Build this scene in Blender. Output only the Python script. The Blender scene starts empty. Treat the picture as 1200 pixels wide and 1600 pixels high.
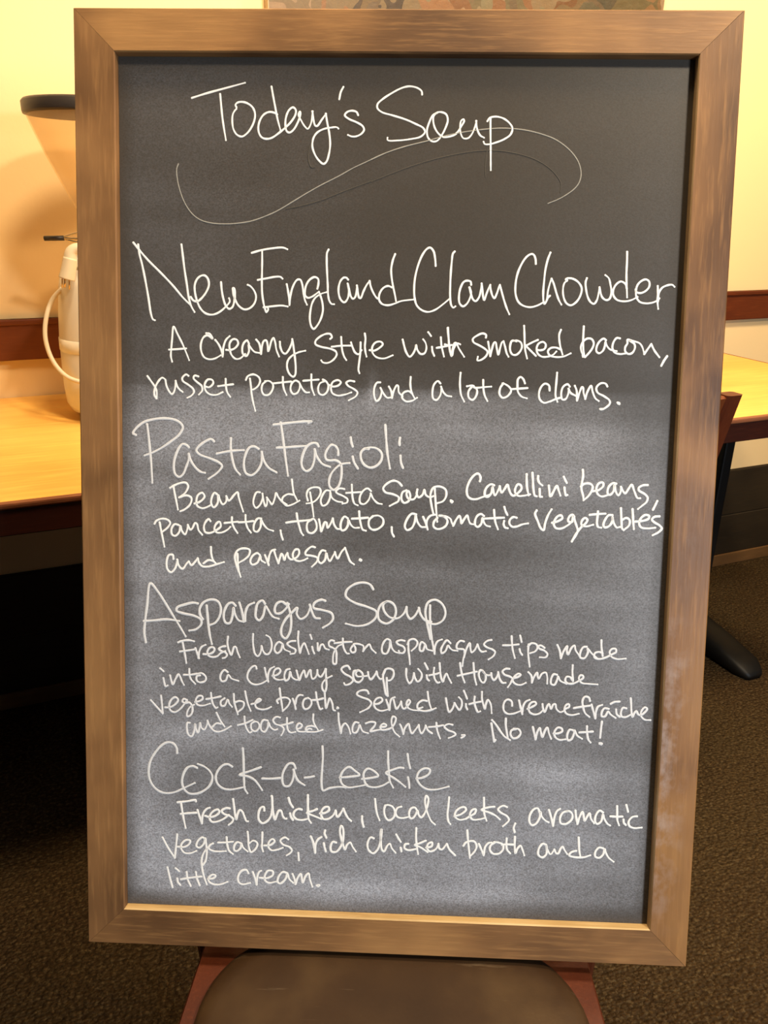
import bpy, bmesh, math, random
from mathutils import Vector, Matrix
from mathutils import noise as mnoise
random.seed(7)
S = bpy.context.scene
COL = S.collection

# ------------------------------------------------------------------ camera
CAMZ = 1.139577630270862
R = Matrix(((0.9992396637419653, -0.02395520453788431, 0.030761056230114176),
            (0.03747967755055981, 0.37283702662015855, -0.9271395932391979),
            (0.010740957850684575, 0.927587569858818, 0.37345137845221904)))
cam = bpy.data.cameras.new('camera')
cam.sensor_fit = 'HORIZONTAL'; cam.sensor_width = 36.0; cam.lens = 36.0   # 1200 px focal length over 1200 px
cam.clip_start = 0.02; cam.clip_end = 60
camo = bpy.data.objects.new('camera', cam)
camo.matrix_world = Matrix.Translation((0, 0, CAMZ)) @ R.to_4x4()
COL.objects.link(camo); S.camera = camo

# wall frame: s runs along the back wall, d is the distance out from it
NW = Vector((-0.41039783, 0.91190659, 0)); DV = Vector((0.91190659, 0.41039783, 0)); WD = 1.7695175
WANG = math.atan2(DV.y, DV.x)
def WP(s, d, z=0.0): return DV * s + NW * (WD - d) + Vector((0, 0, z))

# ------------------------------------------------------------------ world and light
S.view_settings.view_transform = 'Standard'; S.view_settings.look = 'None'
S.view_settings.gamma = 1.0; S.view_settings.use_curve_mapping = False
S.view_settings.exposure = 0.0
w = bpy.data.worlds.new('daylit_room'); S.world = w; w.use_nodes = True
w.node_tree.nodes['Background'].inputs[0].default_value = (0.85, 0.92, 1.0, 1)
w.node_tree.nodes['Background'].inputs[1].default_value = 0.035

def area(name, loc, target, size, power, color, shape='DISK', spread=180):
    l = bpy.data.lights.new(name, 'AREA'); l.shape = shape; l.size = size; l.energy = power; l.color = color
    l.spread = math.radians(spread)
    o = bpy.data.objects.new(name, l); o.location = loc
    o.rotation_euler = (Vector(target) - Vector(loc)).to_track_quat('-Z', 'Y').to_euler()
    COL.objects.link(o); return o
area('downlight_wall', WP(0.45, 1.05, 2.55), WP(0.35, 0.1, 1.2), 0.34, 38, (1.0, 0.75, 0.46))
area('downlight_wall_right', WP(1.9, 0.95, 2.55), WP(2.0, 0.05, 1.1), 0.30, 35, (1.0, 0.75, 0.44))
area('downlight_front', (1.05, 0.0, 2.60), (0.2, 0.6, 0.6), 0.22, 38, (1.0, 0.84, 0.62))
area('window_fill', (1.95, -1.75, 1.30), (0.05, 0.6, 0.75), 0.55, 19, (0.78, 0.88, 1.0), 'SQUARE', 90)  # added cool fill, unseen, standing in for a window

# ------------------------------------------------------------------ material helpers
def mat(name, base=(0.5, 0.5, 0.5), rough=0.6, spec=0.5, metal=0.0, trans=0.0, coat=0.0):
    m = bpy.data.materials.new(name); m.use_nodes = True
    b = m.node_tree.nodes['Principled BSDF']
    b.inputs['Base Color'].default_value = (*base, 1); b.inputs['Roughness'].default_value = rough
    b.inputs['Specular IOR Level'].default_value = spec; b.inputs['Metallic'].default_value = metal
    b.inputs['Transmission Weight'].default_value = trans; b.inputs['Coat Weight'].default_value = coat
    return m
class NT:
    def __init__(s, m): s.m = m; s.t = m.node_tree; s.b = s.t.nodes['Principled BSDF']
    def n(s, typ, **kw):
        nd = s.t.nodes.new(typ)
        for k, v in kw.items():
            if k.startswith('i_'):
                key = k[2:].replace('_', ' ')
                nd.inputs[int(key) if key.isdigit() else key].default_value = v
            else: setattr(nd, k, v)
        return nd
    def l(s, a, b): s.t.links.new(a, b)
    def coord(s, scale=(1, 1, 1), loc=(0, 0, 0), rot=(0, 0, 0)):
        c = s.n('ShaderNodeTexCoord'); mp = s.n('ShaderNodeMapping')
        mp.inputs['Scale'].default_value = scale; mp.inputs['Location'].default_value = loc; mp.inputs['Rotation'].default_value = rot
        s.l(c.outputs['Object'], mp.inputs[0]); return mp.outputs[0]
    def noise(s, vec, scale, detail=4, rough=.55, dist=0.0):
        x = s.n('ShaderNodeTexNoise'); x.inputs['Scale'].default_value = scale; x.inputs['Detail'].default_value = detail
        x.inputs['Roughness'].default_value = rough; x.inputs['Distortion'].default_value = dist
        s.l(vec, x.inputs['Vector']); return x.outputs['Fac']
    def ramp(s, fac, stops):
        r = s.n('ShaderNodeValToRGB'); e = r.color_ramp.elements
        while len(e) < len(stops): e.new(0.5)
        for el, (p, c) in zip(e, stops): el.position = p; el.color = (*c, 1) if len(c) == 3 else c
        s.l(fac, r.inputs[0]); return r.outputs[0]
    def math(s, op, a, b=None, clamp=False):
        x = s.n('ShaderNodeMath', operation=op, use_clamp=clamp)
        for i, v in enumerate((a, b)):
            if v is None: continue
            if isinstance(v, (int, float)): x.inputs[i].default_value = v
            else: s.l(v, x.inputs[i])
        return x.outputs[0]
    def mix(s, fac, a, b, blend='MIX'):
        x = s.n('ShaderNodeMix', data_type='RGBA', blend_type=blend)
        for sock, v in ((x.inputs[0], fac), (x.inputs[6], a), (x.inputs[7], b)):
            if isinstance(v, (int, float)): sock.default_value = v
            elif isinstance(v, tuple): sock.default_value = (*v, 1)
            else: s.l(v, sock)
        return x.outputs[2]
    def bump(s, h, strength=.3, dist=.002):
        b = s.n('ShaderNodeBump'); b.inputs['Strength'].default_value = strength; b.inputs['Distance'].default_value = dist
        s.l(h, b.inputs['Height']); s.l(b.outputs[0], s.b.inputs['Normal'])
    def base(s, c): s.l(c, s.b.inputs['Base Color'])
    def rough(s, c): s.l(c, s.b.inputs['Roughness'])

def wood(name, dark, mid, light, along=(1, 0, 0), rough=.5, gscale=26, blotch=6, curl=0.0, chalk=None, spec=.35):
    """stained timber, grain stretched along one axis"""
    m = mat(name, mid, rough); t = NT(m)
    st = tuple(1.0 if a == 0 else 0.07 for a in along)
    v = t.coord(st)
    g = t.noise(v, gscale * 4, 6, .62, .25 + curl)
    g2 = t.noise(v, gscale * 14, 3, .6)
    bl = t.noise(t.coord(tuple(1.0 if a == 0 else .55 for a in along)), blotch, 3, .5, .4)
    c = t.ramp(bl, [(.34, dark), (.52, mid), (.70, light)])
    c = t.mix(t.math('MULTIPLY', t.ramp(g, [(.44, (0, 0, 0)), (.68, (1, 1, 1))]), .22), c, tuple(x * .62 for x in mid))
    c = t.mix(t.math('MULTIPLY', t.ramp(g2, [(.50, (0, 0, 0)), (.72, (1, 1, 1))]), .36), c, tuple(min(1, x * 1.25) for x in light))
    if chalk: c = chalk(t, c)
    t.base(c); t.bump(t.math('ADD', g, g2), .22, .0007)
    if spec is not None: t.b.inputs['Specular IOR Level'].default_value = spec
    return m

# ------------------------------------------------------------------ materials
M = {}
def wall_mat():
    m = mat('cream_wall_paint', (.86, .67, .36), .75, .25); t = NT(m); v = t.coord()
    t.base(t.mix(t.noise(v, 1.6, 3), (.87, .64, .34), (.91, .69, .38))); t.bump(t.noise(v, 90, 4), .12, .002); return m
M['wall'] = wall_mat()
M['ceiling'] = mat('white_ceiling_paint', (.80, .76, .68), .9)
def carpet_mat():
    m = mat('brown_loop_carpet', (.08, .055, .03), .95, .1); t = NT(m)
    v = t.coord((1, 1, 1), rot=(0, 0, .16))
    n = t.noise(v, 3.0, 3)
    vo = t.n('ShaderNodeTexVoronoi'); vo.inputs['Scale'].default_value = 118; vo.inputs['Randomness'].default_value = .75
    mp = t.coord((1, 1.5, 1), rot=(0, 0, .16)); t.l(mp, vo.inputs['Vector'])
    d = vo.outputs['Distance']
    sp = t.noise(v, 320, 2)
    c = t.ramp(n, [(.35, (.058, .033, .014)), (.65, (.078, .049, .020))])
    c = t.mix(t.ramp(d, [(.25, (0, 0, 0)), (.85, (.8, .8, .8))]), c, (.026, .015, .006))
    c = t.mix(t.math('MULTIPLY', t.ramp(t.noise(v, 140, 3), [(.5, (0, 0, 0)), (.72, (1, 1, 1))]), .5), c, (.20, .14, .065))
    t.base(c)
    h = t.math('ADD', t.math('MULTIPLY', t.math('SUBTRACT', 1.0, d), 1.0), t.math('MULTIPLY', sp, .5))
    t.bump(h, 1.0, .008); return m
M['carpet'] = carpet_mat()
M['redwood_x'] = wood('dark_red_brown_timber', (.085, .018, .004), (.130, .028, .006), (.165, .040, .009), (1, 0, 0), .5, 20, 5)
M['redwood_z'] = wood('dark_red_brown_timber_upright', (.060, .011, .003), (.095, .018, .004), (.130, .028, .007), (0, 0, 1), .5, 20, 5)
M['skirting'] = wood('brown_skirting_timber', (.13, .065, .022), (.18, .09, .032), (.22, .11, .04), (1, 0, 0), .5, 20, 5)
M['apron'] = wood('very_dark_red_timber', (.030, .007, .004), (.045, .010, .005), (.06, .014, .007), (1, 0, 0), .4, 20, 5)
M['panel'] = wood('added_dark_wall_panel', (.018, .011, .005), (.028, .018, .008), (.040, .026, .011), (1, 0, 0), .6, 20, 5)
M['laminate'] = wood('yellow_maple_table_laminate', (.80, .42, .085), (.88, .50, .11), (.94, .58, .15), (1, 0, 0), .33, 9, 4)
M['edge'] = wood('worn_red_brown_table_edge', (.16, .05, .020), (.22, .075, .032), (.30, .12, .055), (1, 0, 0), .45, 20, 8)
M['black_metal'] = mat('black_painted_metal', (.006, .0055, .005), .5, .3)
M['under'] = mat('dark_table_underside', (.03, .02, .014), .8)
def vinyl_mat():
    m = mat('brown_vinyl', (.07, .04, .022), .58, .22); t = NT(m); v = t.coord()
    c = t.ramp(t.noise(v, 7, 4), [(.3, (.028, .013, .005)), (.52, (.042, .021, .008)), (.72, (.080, .046, .018))])
    sc = t.ramp(t.noise(t.coord((.25, 3, 1)), 30, 5, .7), [(.63, (0, 0, 0)), (.72, (1, 1, 1))])
    c = t.mix(t.math('MULTIPLY', sc, .35), c, (.24, .18, .11)); t.base(c)
    t.bump(t.noise(v, 260, 3), .15, .001); return m
M['vinyl'] = vinyl_mat()

# chalkboard frame timber; chalk rubbed into the right rail
def smear(t, c):
    v = t.coord(); geo = t.n('ShaderNodeSeparateXYZ'); t.l(v, geo.inputs[0])
    n = t.noise(t.coord((1.2, .9, 1)), 42, 5, .62, .15); n2 = t.noise(t.coord((1, .35, 1)), 9, 2)
    f = t.ramp(n, [(.46, (0, 0, 0)), (.64, (1, 1, 1))]); f2 = t.ramp(n2, [(.46, (0, 0, 0)), (.60, (1, 1, 1))])
    low = t.n('ShaderNodeMapRange'); low.inputs[1].default_value = .50; low.inputs[2].default_value = .30
    t.l(geo.outputs[1], low.inputs[0])
    inn = t.n('ShaderNodeMapRange'); inn.inputs[1].default_value = .592; inn.inputs[2].default_value = .568
    t.l(geo.outputs[0], inn.inputs[0])
    k = t.math('MULTIPLY', t.math('MULTIPLY', f, f2), t.math('MULTIPLY', low.outputs[0], inn.outputs[0]))
    return t.mix(t.math('MULTIPLY', k, .38), c, (.50, .42, .38))
FD, FM, FL = (.110, .052, .020), (.250, .122, .044), (.37, .190, .066)
M['frame_v'] = wood('walnut_stained_frame_upright', FD, FM, FL, (0, 1, 0), .5, 13, 9, .45)
M['frame_vr'] = wood('walnut_stained_frame_chalky', (.090, .038, .012), (.235, .108, .035), (.36, .178, .057), (0, 1, 0), .48, 16, 9, .2, smear)
M['frame_h'] = wood('walnut_stained_frame_cross', FD, FM, FL, (1, 0, 0), .48, 20, 9, .1)

M['worn_lit_h'] = wood('worn_dusty_lit_edge', (.42, .27, .11), (.58, .40, .18), (.70, .52, .28), (1, 0, 0), .6, 20, 14)  # worn and dusty, lightened further for light falling from above
M['worn_lit_v'] = wood('worn_lit_edge_upright', (.34, .20, .09), (.48, .32, .16), (.60, .46, .28), (0, 1, 0), .6, 20, 9)  # worn edge, made paler to carry light from the left

# board surface: dust density comes from a per-vertex attribute (wiped chalk plus baked light), grain from noise
def slate_mat():
    m = mat('chalkboard_slate', (.03, .03, .03), .55, .35); t = NT(m)
    at = t.n('ShaderNodeAttribute', attribute_name='dust'); d = at.outputs['Fac']
    v = t.coord()
    fine = t.noise(t.coord((1, 1.25, 1)), 620, 3, .75)
    wipe = t.noise(t.coord((.22, 1, 1)), 46, 4, .6, .3)
    cloud = t.noise(t.coord((.8, 1, 1)), 9, 3)
    dens = t.math('MULTIPLY', d, t.math('ADD', .72, t.math('MULTIPLY', wipe, .34)))
    dens = t.math('MULTIPLY', dens, t.math('ADD', .86, t.math('MULTIPLY', cloud, .28)))
    grain = t.math('ADD', -.60, t.math('MULTIPLY', fine, 3.2))
    dens = t.math('MULTIPLY', dens, grain, clamp=True)
    c = t.mix(dens, (.041, .033, .024), (.60, .62, .68)); t.base(c)
    t.rough(t.math('ADD', .42, t.math('MULTIPLY', dens, .5)))
    t.bump(fine, .10, .0005); return m
M['slate'] = slate_mat()
def chalk_mat(name, col, cover):
    m = mat(name, col, .9, .1); t = NT(m)
    n = t.noise(t.coord(), 900, 2, .7)
    f = t.ramp(n, [(.30, (0, 0, 0)), (.30 + .35, (1, 1, 1))])
    k = t.math('ADD', cover, t.math('MULTIPLY', f, 1 - cover), clamp=True)
    t.base(t.mix(k, tuple(c * .35 for c in col), col)); return m
M['bright'] = chalk_mat('white_marker_line', (.95, .93, .88), .82)
M['soft'] = chalk_mat('soft_white_marker_line', (.78, .77, .75), .75)
M['soft_text'] = chalk_mat('slightly_dry_white_marker_line', (.82, .81, .80), .75)
M['mid'] = chalk_mat('grey_chalk_line', (.36, .34, .29), .6)
M['faint'] = chalk_mat('wiped_chalk_trace', (.085, .076, .062), .6)

M['enamel'] = mat('cream_enamel', (.80, .76, .66), .30, .5)
M['band'] = mat('pale_band', (.88, .82, .66), .45)
M['black_plastic'] = mat('black_plastic', (.035, .028, .024), .4)
M['cable'] = mat('cream_cable_rubber', (.72, .62, .45), .5)
M['chrome'] = mat('chrome_wire', (.75, .70, .60), .22, .5, 1.0)
M['brass'] = mat('plug_prong_metal', (.65, .50, .30), .35, .5, 1.0)
def clear_mat():
    m = mat('smoky_clear_plastic', (.95, .86, .72), .16, .5, 0, .0); t = NT(m)
    tr = t.n('ShaderNodeBsdfTransparent'); tr.inputs[0].default_value = (.975, .93, .85, 1)
    lw = t.n('ShaderNodeLayerWeight'); lw.inputs[0].default_value = .25
    f = t.math('ADD', .06, t.math('MULTIPLY', lw.outputs['Facing'], .22), clamp=True)
    mx = t.n('ShaderNodeMixShader'); t.l(f, mx.inputs[0]); t.l(tr.outputs[0], mx.inputs[1]); t.l(t.b.outputs[0], mx.inputs[2])
    t.l(mx.outputs[0], t.t.nodes['Material Output'].inputs[0]); return m
M['clear'] = clear_mat()
def paint_mat():
    m = mat('loose_oil_paint', (.4, .3, .2), .5, .4); t = NT(m)
    vo = t.n('ShaderNodeTexVoronoi', feature='F1'); vo.inputs['Scale'].default_value = 9; vo.inputs['Randomness'].default_value = 1
    v = t.coord((1.3, 1, .30)); nz = t.noise(t.coord(), 6, 3)
    mxv = t.n('ShaderNodeVectorMath', operation='ADD'); t.l(v, mxv.inputs[0]); t.l(nz, mxv.inputs[1]); t.l(mxv.outputs[0], vo.inputs['Vector'])
    sep = t.n('ShaderNodeSeparateColor'); t.l(vo.outputs['Color'], sep.inputs[0])
    c = t.ramp(sep.outputs[0], [(.0, (0.099, 0.043, 0.012)), (.18, (0.223, 0.105, 0.043)), (.36, (0.062, 0.062, 0.025)), (.5, (0.161, 0.112, 0.056)),
                                (.64, (0.012, 0.012, 0.009)), (.76, (0.124, 0.118, 0.062)), (.9, (0.248, 0.167, 0.093))])
    c = t.mix(t.math('MULTIPLY', t.noise(t.coord((1, 1, .4)), 40, 4), .3), c, (0.161, 0.081, 0.031)); t.base(c)
    t.bump(t.noise(t.coord(), 60, 4), .5, .003); return m
M['paint'] = paint_mat()
M['canvas'] = mat('canvas_edge', (.62, .50, .32), .8)

# ------------------------------------------------------------------ geometry helpers
def obj(name, bm, m, parent=None, smooth=False):
    me = bpy.data.meshes.new(name); bm.normal_update(); bm.to_mesh(me); bm.free()
    me.materials.append(M[m] if isinstance(m, str) else m)
    if smooth:
        for p in me.polygons: p.use_smooth = True
    o = bpy.data.objects.new(name, me); COL.objects.link(o)
    if parent: o.parent = parent
    return o
def empty(name, loc=(0, 0, 0), rz=0.0):
    o = bpy.data.objects.new(name, None); o.location = loc; o.rotation_euler = (0, 0, rz); o.empty_display_size = .05
    COL.objects.link(o); return o
def tag(o, label=None, cat=None, group=None, kind=None):
    if label: o['label'] = label
    if cat: o['category'] = cat
    if group: o['group'] = group
    if kind: o['kind'] = kind
    return o
def box(bm, x0, x1, y0, y1, z0, z1, bev=0.0, seg=2, mtx=None):
    r = bmesh.ops.create_cube(bm, size=1.0); vs = r['verts']
    for v in vs:
        v.co = Vector((x0 + (v.co.x + .5) * (x1 - x0), y0 + (v.co.y + .5) * (y1 - y0), z0 + (v.co.z + .5) * (z1 - z0)))
    if bev:
        es = list({e for v in vs for e in v.link_edges})
        rr = bmesh.ops.bevel(bm, geom=es, offset=bev, segments=seg, affect='EDGES', profile=.6); vs = list({v for f in rr['faces'] for v in f.verts} | {v for v in vs if v.is_valid})
    if mtx:
        for v in vs: v.co = mtx @ v.co
    return vs
def lathe(bm, prof, seg=48, cap=True, center=(0, 0)):
    rings = []
    for r, z in prof:
        rings.append([bm.verts.new((center[0] + r * math.cos(2 * math.pi * i / seg), center[1] + r * math.sin(2 * math.pi * i / seg), z)) for i in range(seg)])
    for a, b in zip(rings, rings[1:]):
        for i in range(seg): bm.faces.new((a[i], a[(i + 1) % seg], b[(i + 1) % seg], b[i]))
    if cap:
        bm.faces.new(list(reversed(rings[0]))); bm.faces.new(rings[-1])
def crom(P, n=6):
    P = [Vector(p) for p in P]
    if len(P) < 3: return P
    Q = [P[0] * 2 - P[1]] + P + [P[-1] * 2 - P[-2]]; out = []
    for i in range(1, len(Q) - 2):
        p0, p1, p2, p3 = Q[i - 1:i + 3]
        t0 = 0.0; t1 = t0 + max((p1 - p0).length, 1e-6) ** .5; t2 = t1 + max((p2 - p1).length, 1e-6) ** .5; t3 = t2 + max((p3 - p2).length, 1e-6) ** .5
        for k in range(n):
            t = t1 + (t2 - t1) * k / n
            a1 = p0 * ((t1 - t) / (t1 - t0)) + p1 * ((t - t0) / (t1 - t0)); a2 = p1 * ((t2 - t) / (t2 - t1)) + p2 * ((t - t1) / (t2 - t1))
            a3 = p2 * ((t3 - t) / (t3 - t2)) + p3 * ((t - t2) / (t3 - t2))
            b1 = a1 * ((t2 - t) / (t2 - t0)) + a2 * ((t - t0) / (t2 - t0)); b2 = a2 * ((t3 - t) / (t3 - t1)) + a3 * ((t - t1) / (t3 - t1))
            out.append(b1 * ((t2 - t) / (t2 - t1)) + b2 * ((t - t1) / (t2 - t1)))
    out.append(P[-1]); return out
def tube(bm, pts, r, seg=10, smooth=8):
    P = crom(pts, smooth) if smooth else [Vector(p) for p in pts]
    N = len(P); rings = []; up = Vector((0.13, .2, 1)).normalized()
    for i, p in enumerate(P):
        d = (P[min(i + 1, N - 1)] - P[max(i - 1, 0)]).normalized()
        if abs(d.dot(up)) > .97: up = Vector((1, .1, 0))
        a = d.cross(up).normalized(); b = d.cross(a).normalized(); up = -b if b.dot(up) < 0 else b
        rr = r(i / (N - 1)) if callable(r) else r
        rings.append([bm.verts.new(p + (a * math.cos(2 * math.pi * k / seg) + b * math.sin(2 * math.pi * k / seg)) * rr) for k in range(seg)])
    for x, y in zip(rings, rings[1:]):
        for k in range(seg): bm.faces.new((x[k], x[(k + 1) % seg], y[(k + 1) % seg], y[k]))
    bm.faces.new(list(reversed(rings[0]))); bm.faces.new(rings[-1])
    bmesh.ops.recalc_face_normals(bm, faces=bm.faces[:])
def NB(): return bmesh.new()

# ------------------------------------------------------------------ the room
bm = NB(); box(bm, -4.2, 4.2, -4.4, 0.02, -.05, 0.0)
o = obj('floor', bm, 'carpet'); o.location = WP(0.5, 0.0, 0); o.rotation_euler = (0, 0, WANG); tag(o, kind='structure')
bm = NB(); box(bm, -4.2, 4.2, 0, .12, -.05, 2.72)
o = obj('wall_back', bm, 'wall'); o.location = WP(0.5, 0.0, 0); o.rotation_euler = (0, 0, WANG); tag(o, kind='structure')
bm = NB(); box(bm, -4.2, 4.2, -4.4, 0.12, 2.70, 2.78)
o = obj('ceiling', bm, 'ceiling'); o.location = WP(0.5, 0.0, 0); o.rotation_euler = (0, 0, WANG); tag(o, kind='structure')
# chair rail: a flat board with a small lip on top and bottom edges
bm = NB(); box(bm, -4.2, 4.2, -.014, 0, .829, .912, .003); box(bm, -4.2, 4.2, -.018, 0, .900, .912, .003)
o = obj('trim_1', bm, 'redwood_x'); o.location = WP(0.5, 0.0, 0); o.rotation_euler = (0, 0, WANG); tag(o, kind='structure')
bm = NB(); box(bm, -4.2, 4.2, -.012, 0, 0, .042, .003)
o = obj('baseboard_back', bm, 'skirting'); o.location = WP(0.5, 0.0, 0); o.rotation_euler = (0, 0, WANG); tag(o, kind='structure')

bm = NB(); box(bm, -4.2, 4.2, -.008, 0, .044, .186, .002, 1); box(bm, -4.2, 4.2, -.008, 0, .189, .346, .002, 1); box(bm, -4.2, 4.2, -.006, 0, .042, .348)  # dark panelling added low down to deepen the shade under the tables
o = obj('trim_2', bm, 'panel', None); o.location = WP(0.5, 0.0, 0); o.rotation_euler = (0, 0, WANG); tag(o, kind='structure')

# ------------------------------------------------------------------ painting
t = empty('painting', WP(0.937, 0.002, 1.47), WANG)
tag(t, 'unframed abstract painting in brown, green and cream patches, hanging above the tables', 'painting')
bm = NB(); box(bm, -.483, .483, -.028, 0, 0, .70, .002); obj('canvas', bm, 'canvas', t)
bm = NB()
NX, NZ = 60, 44; g = [[None] * (NZ + 1) for _ in range(NX + 1)]
for i in range(NX + 1):
    for k in range(NZ + 1):
        x = -.481 + .962 * i / NX; z = .002 + .696 * k / NZ
        g[i][k] = bm.verts.new((x, -.0292 - .0012 * abs(mnoise.noise(Vector((x * 30, z * 12, 3)))), z))
for i in range(NX):
    for k in range(NZ): bm.faces.new((g[i][k], g[i + 1][k], g[i + 1][k + 1], g[i][k + 1]))
obj('paint_layer', bm, 'paint', t, True)

# ------------------------------------------------------------------ tables
TZ = .7508; TD = .668
def table(s0, s1, label, bases):
    sc = (s0 + s1) / 2; L = (s1 - s0) / 2
    t = empty('dining_table', WP(sc, TD / 2 + .001, 0), WANG)
    tag(t, label, 'table', 'yellow topped tables along the back wall')
    h = TD / 2
    bm = NB(); box(bm, -L + .006, L - .006, -h + .012, h - .002, TZ - .024, TZ, .0012, 1); obj('tabletop', bm, 'laminate', t)
    # timber lipping round the top: front, left and right
    def lip(x0, x1, y0, y1):
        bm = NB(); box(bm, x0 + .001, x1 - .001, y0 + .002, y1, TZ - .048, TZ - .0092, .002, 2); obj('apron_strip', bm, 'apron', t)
        bm = NB(); box(bm, x0, x1, y0, y1, TZ - .009, TZ + .0006, .003, 2)
        for v in bm.verts:
            k = mnoise.noise(Vector((v.co.x * 9, v.co.y * 9, 1)))
            v.co.z += .0006 * k
        return obj('edge_strip', bm, 'edge', t)
    lip(-L, L, -h, -h + .0125); lip(-L, -L + .006, -h + .013, h); lip(L - .006, L, -h + .013, h)
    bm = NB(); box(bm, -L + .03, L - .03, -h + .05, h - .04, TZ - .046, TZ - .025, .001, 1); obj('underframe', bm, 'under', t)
    for bs in bases:
        x = bs - sc
        b = NB(); box(b, x - .016, x + .016, -.020, .020, .05, TZ - .050, .005); 
        col = obj('column', b, 'black_metal', t)
        b = NB(); box(b, x - .05, x + .05, -.22, .22, TZ - .054, TZ - .0465, .003); obj('top_plate', b, 'black_metal', t)
        # foot: tapering bar with rounded toe, one mesh
        b = NB()
        prof = [(-.236, .004, .016, .022), (-.228, .0, .024, .030), (-.20, .0, .040, .042), (-.10, .0, .060, .046), (0, .0, .074, .048), (.10, 0, .060, .046), (.20, 0, .040, .042), (.228, 0, .024, .030), (.236, .004, .016, .022)]
        rings = []
        for (y, z0, z1, w_) in prof:
            pr = []
            for k in range(12):
                a = 2 * math.pi * k / 12
                cx = math.copysign(abs(math.cos(a)) ** .6, math.cos(a)) * w_; cz = math.copysign(abs(math.sin(a)) ** .6, math.sin(a))
                pr.append(b.verts.new((x + cx, y, (z0 + z1) / 2 + cz * (z1 - z0) / 2)))
            rings.append(pr)
        for p, q in zip(rings, rings[1:]):
            for k in range(12): b.faces.new((p[k], p[(k + 1) % 12], q[(k + 1) % 12], q[k]))
        b.faces.new(rings[0]); b.faces.new(rings[-1]); bmesh.ops.recalc_face_normals(b, faces=b.faces[:])
        obj('foot', b, 'black_metal', t, True)
    return t
table(-1.36, .18, 'yellow maple topped table at the left carrying the coffee grinder', (-1.16, .0))
table(.20, 1.740, 'yellow maple topped table at the right with a chipped red-brown edge', (.40, 1.540))

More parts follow.
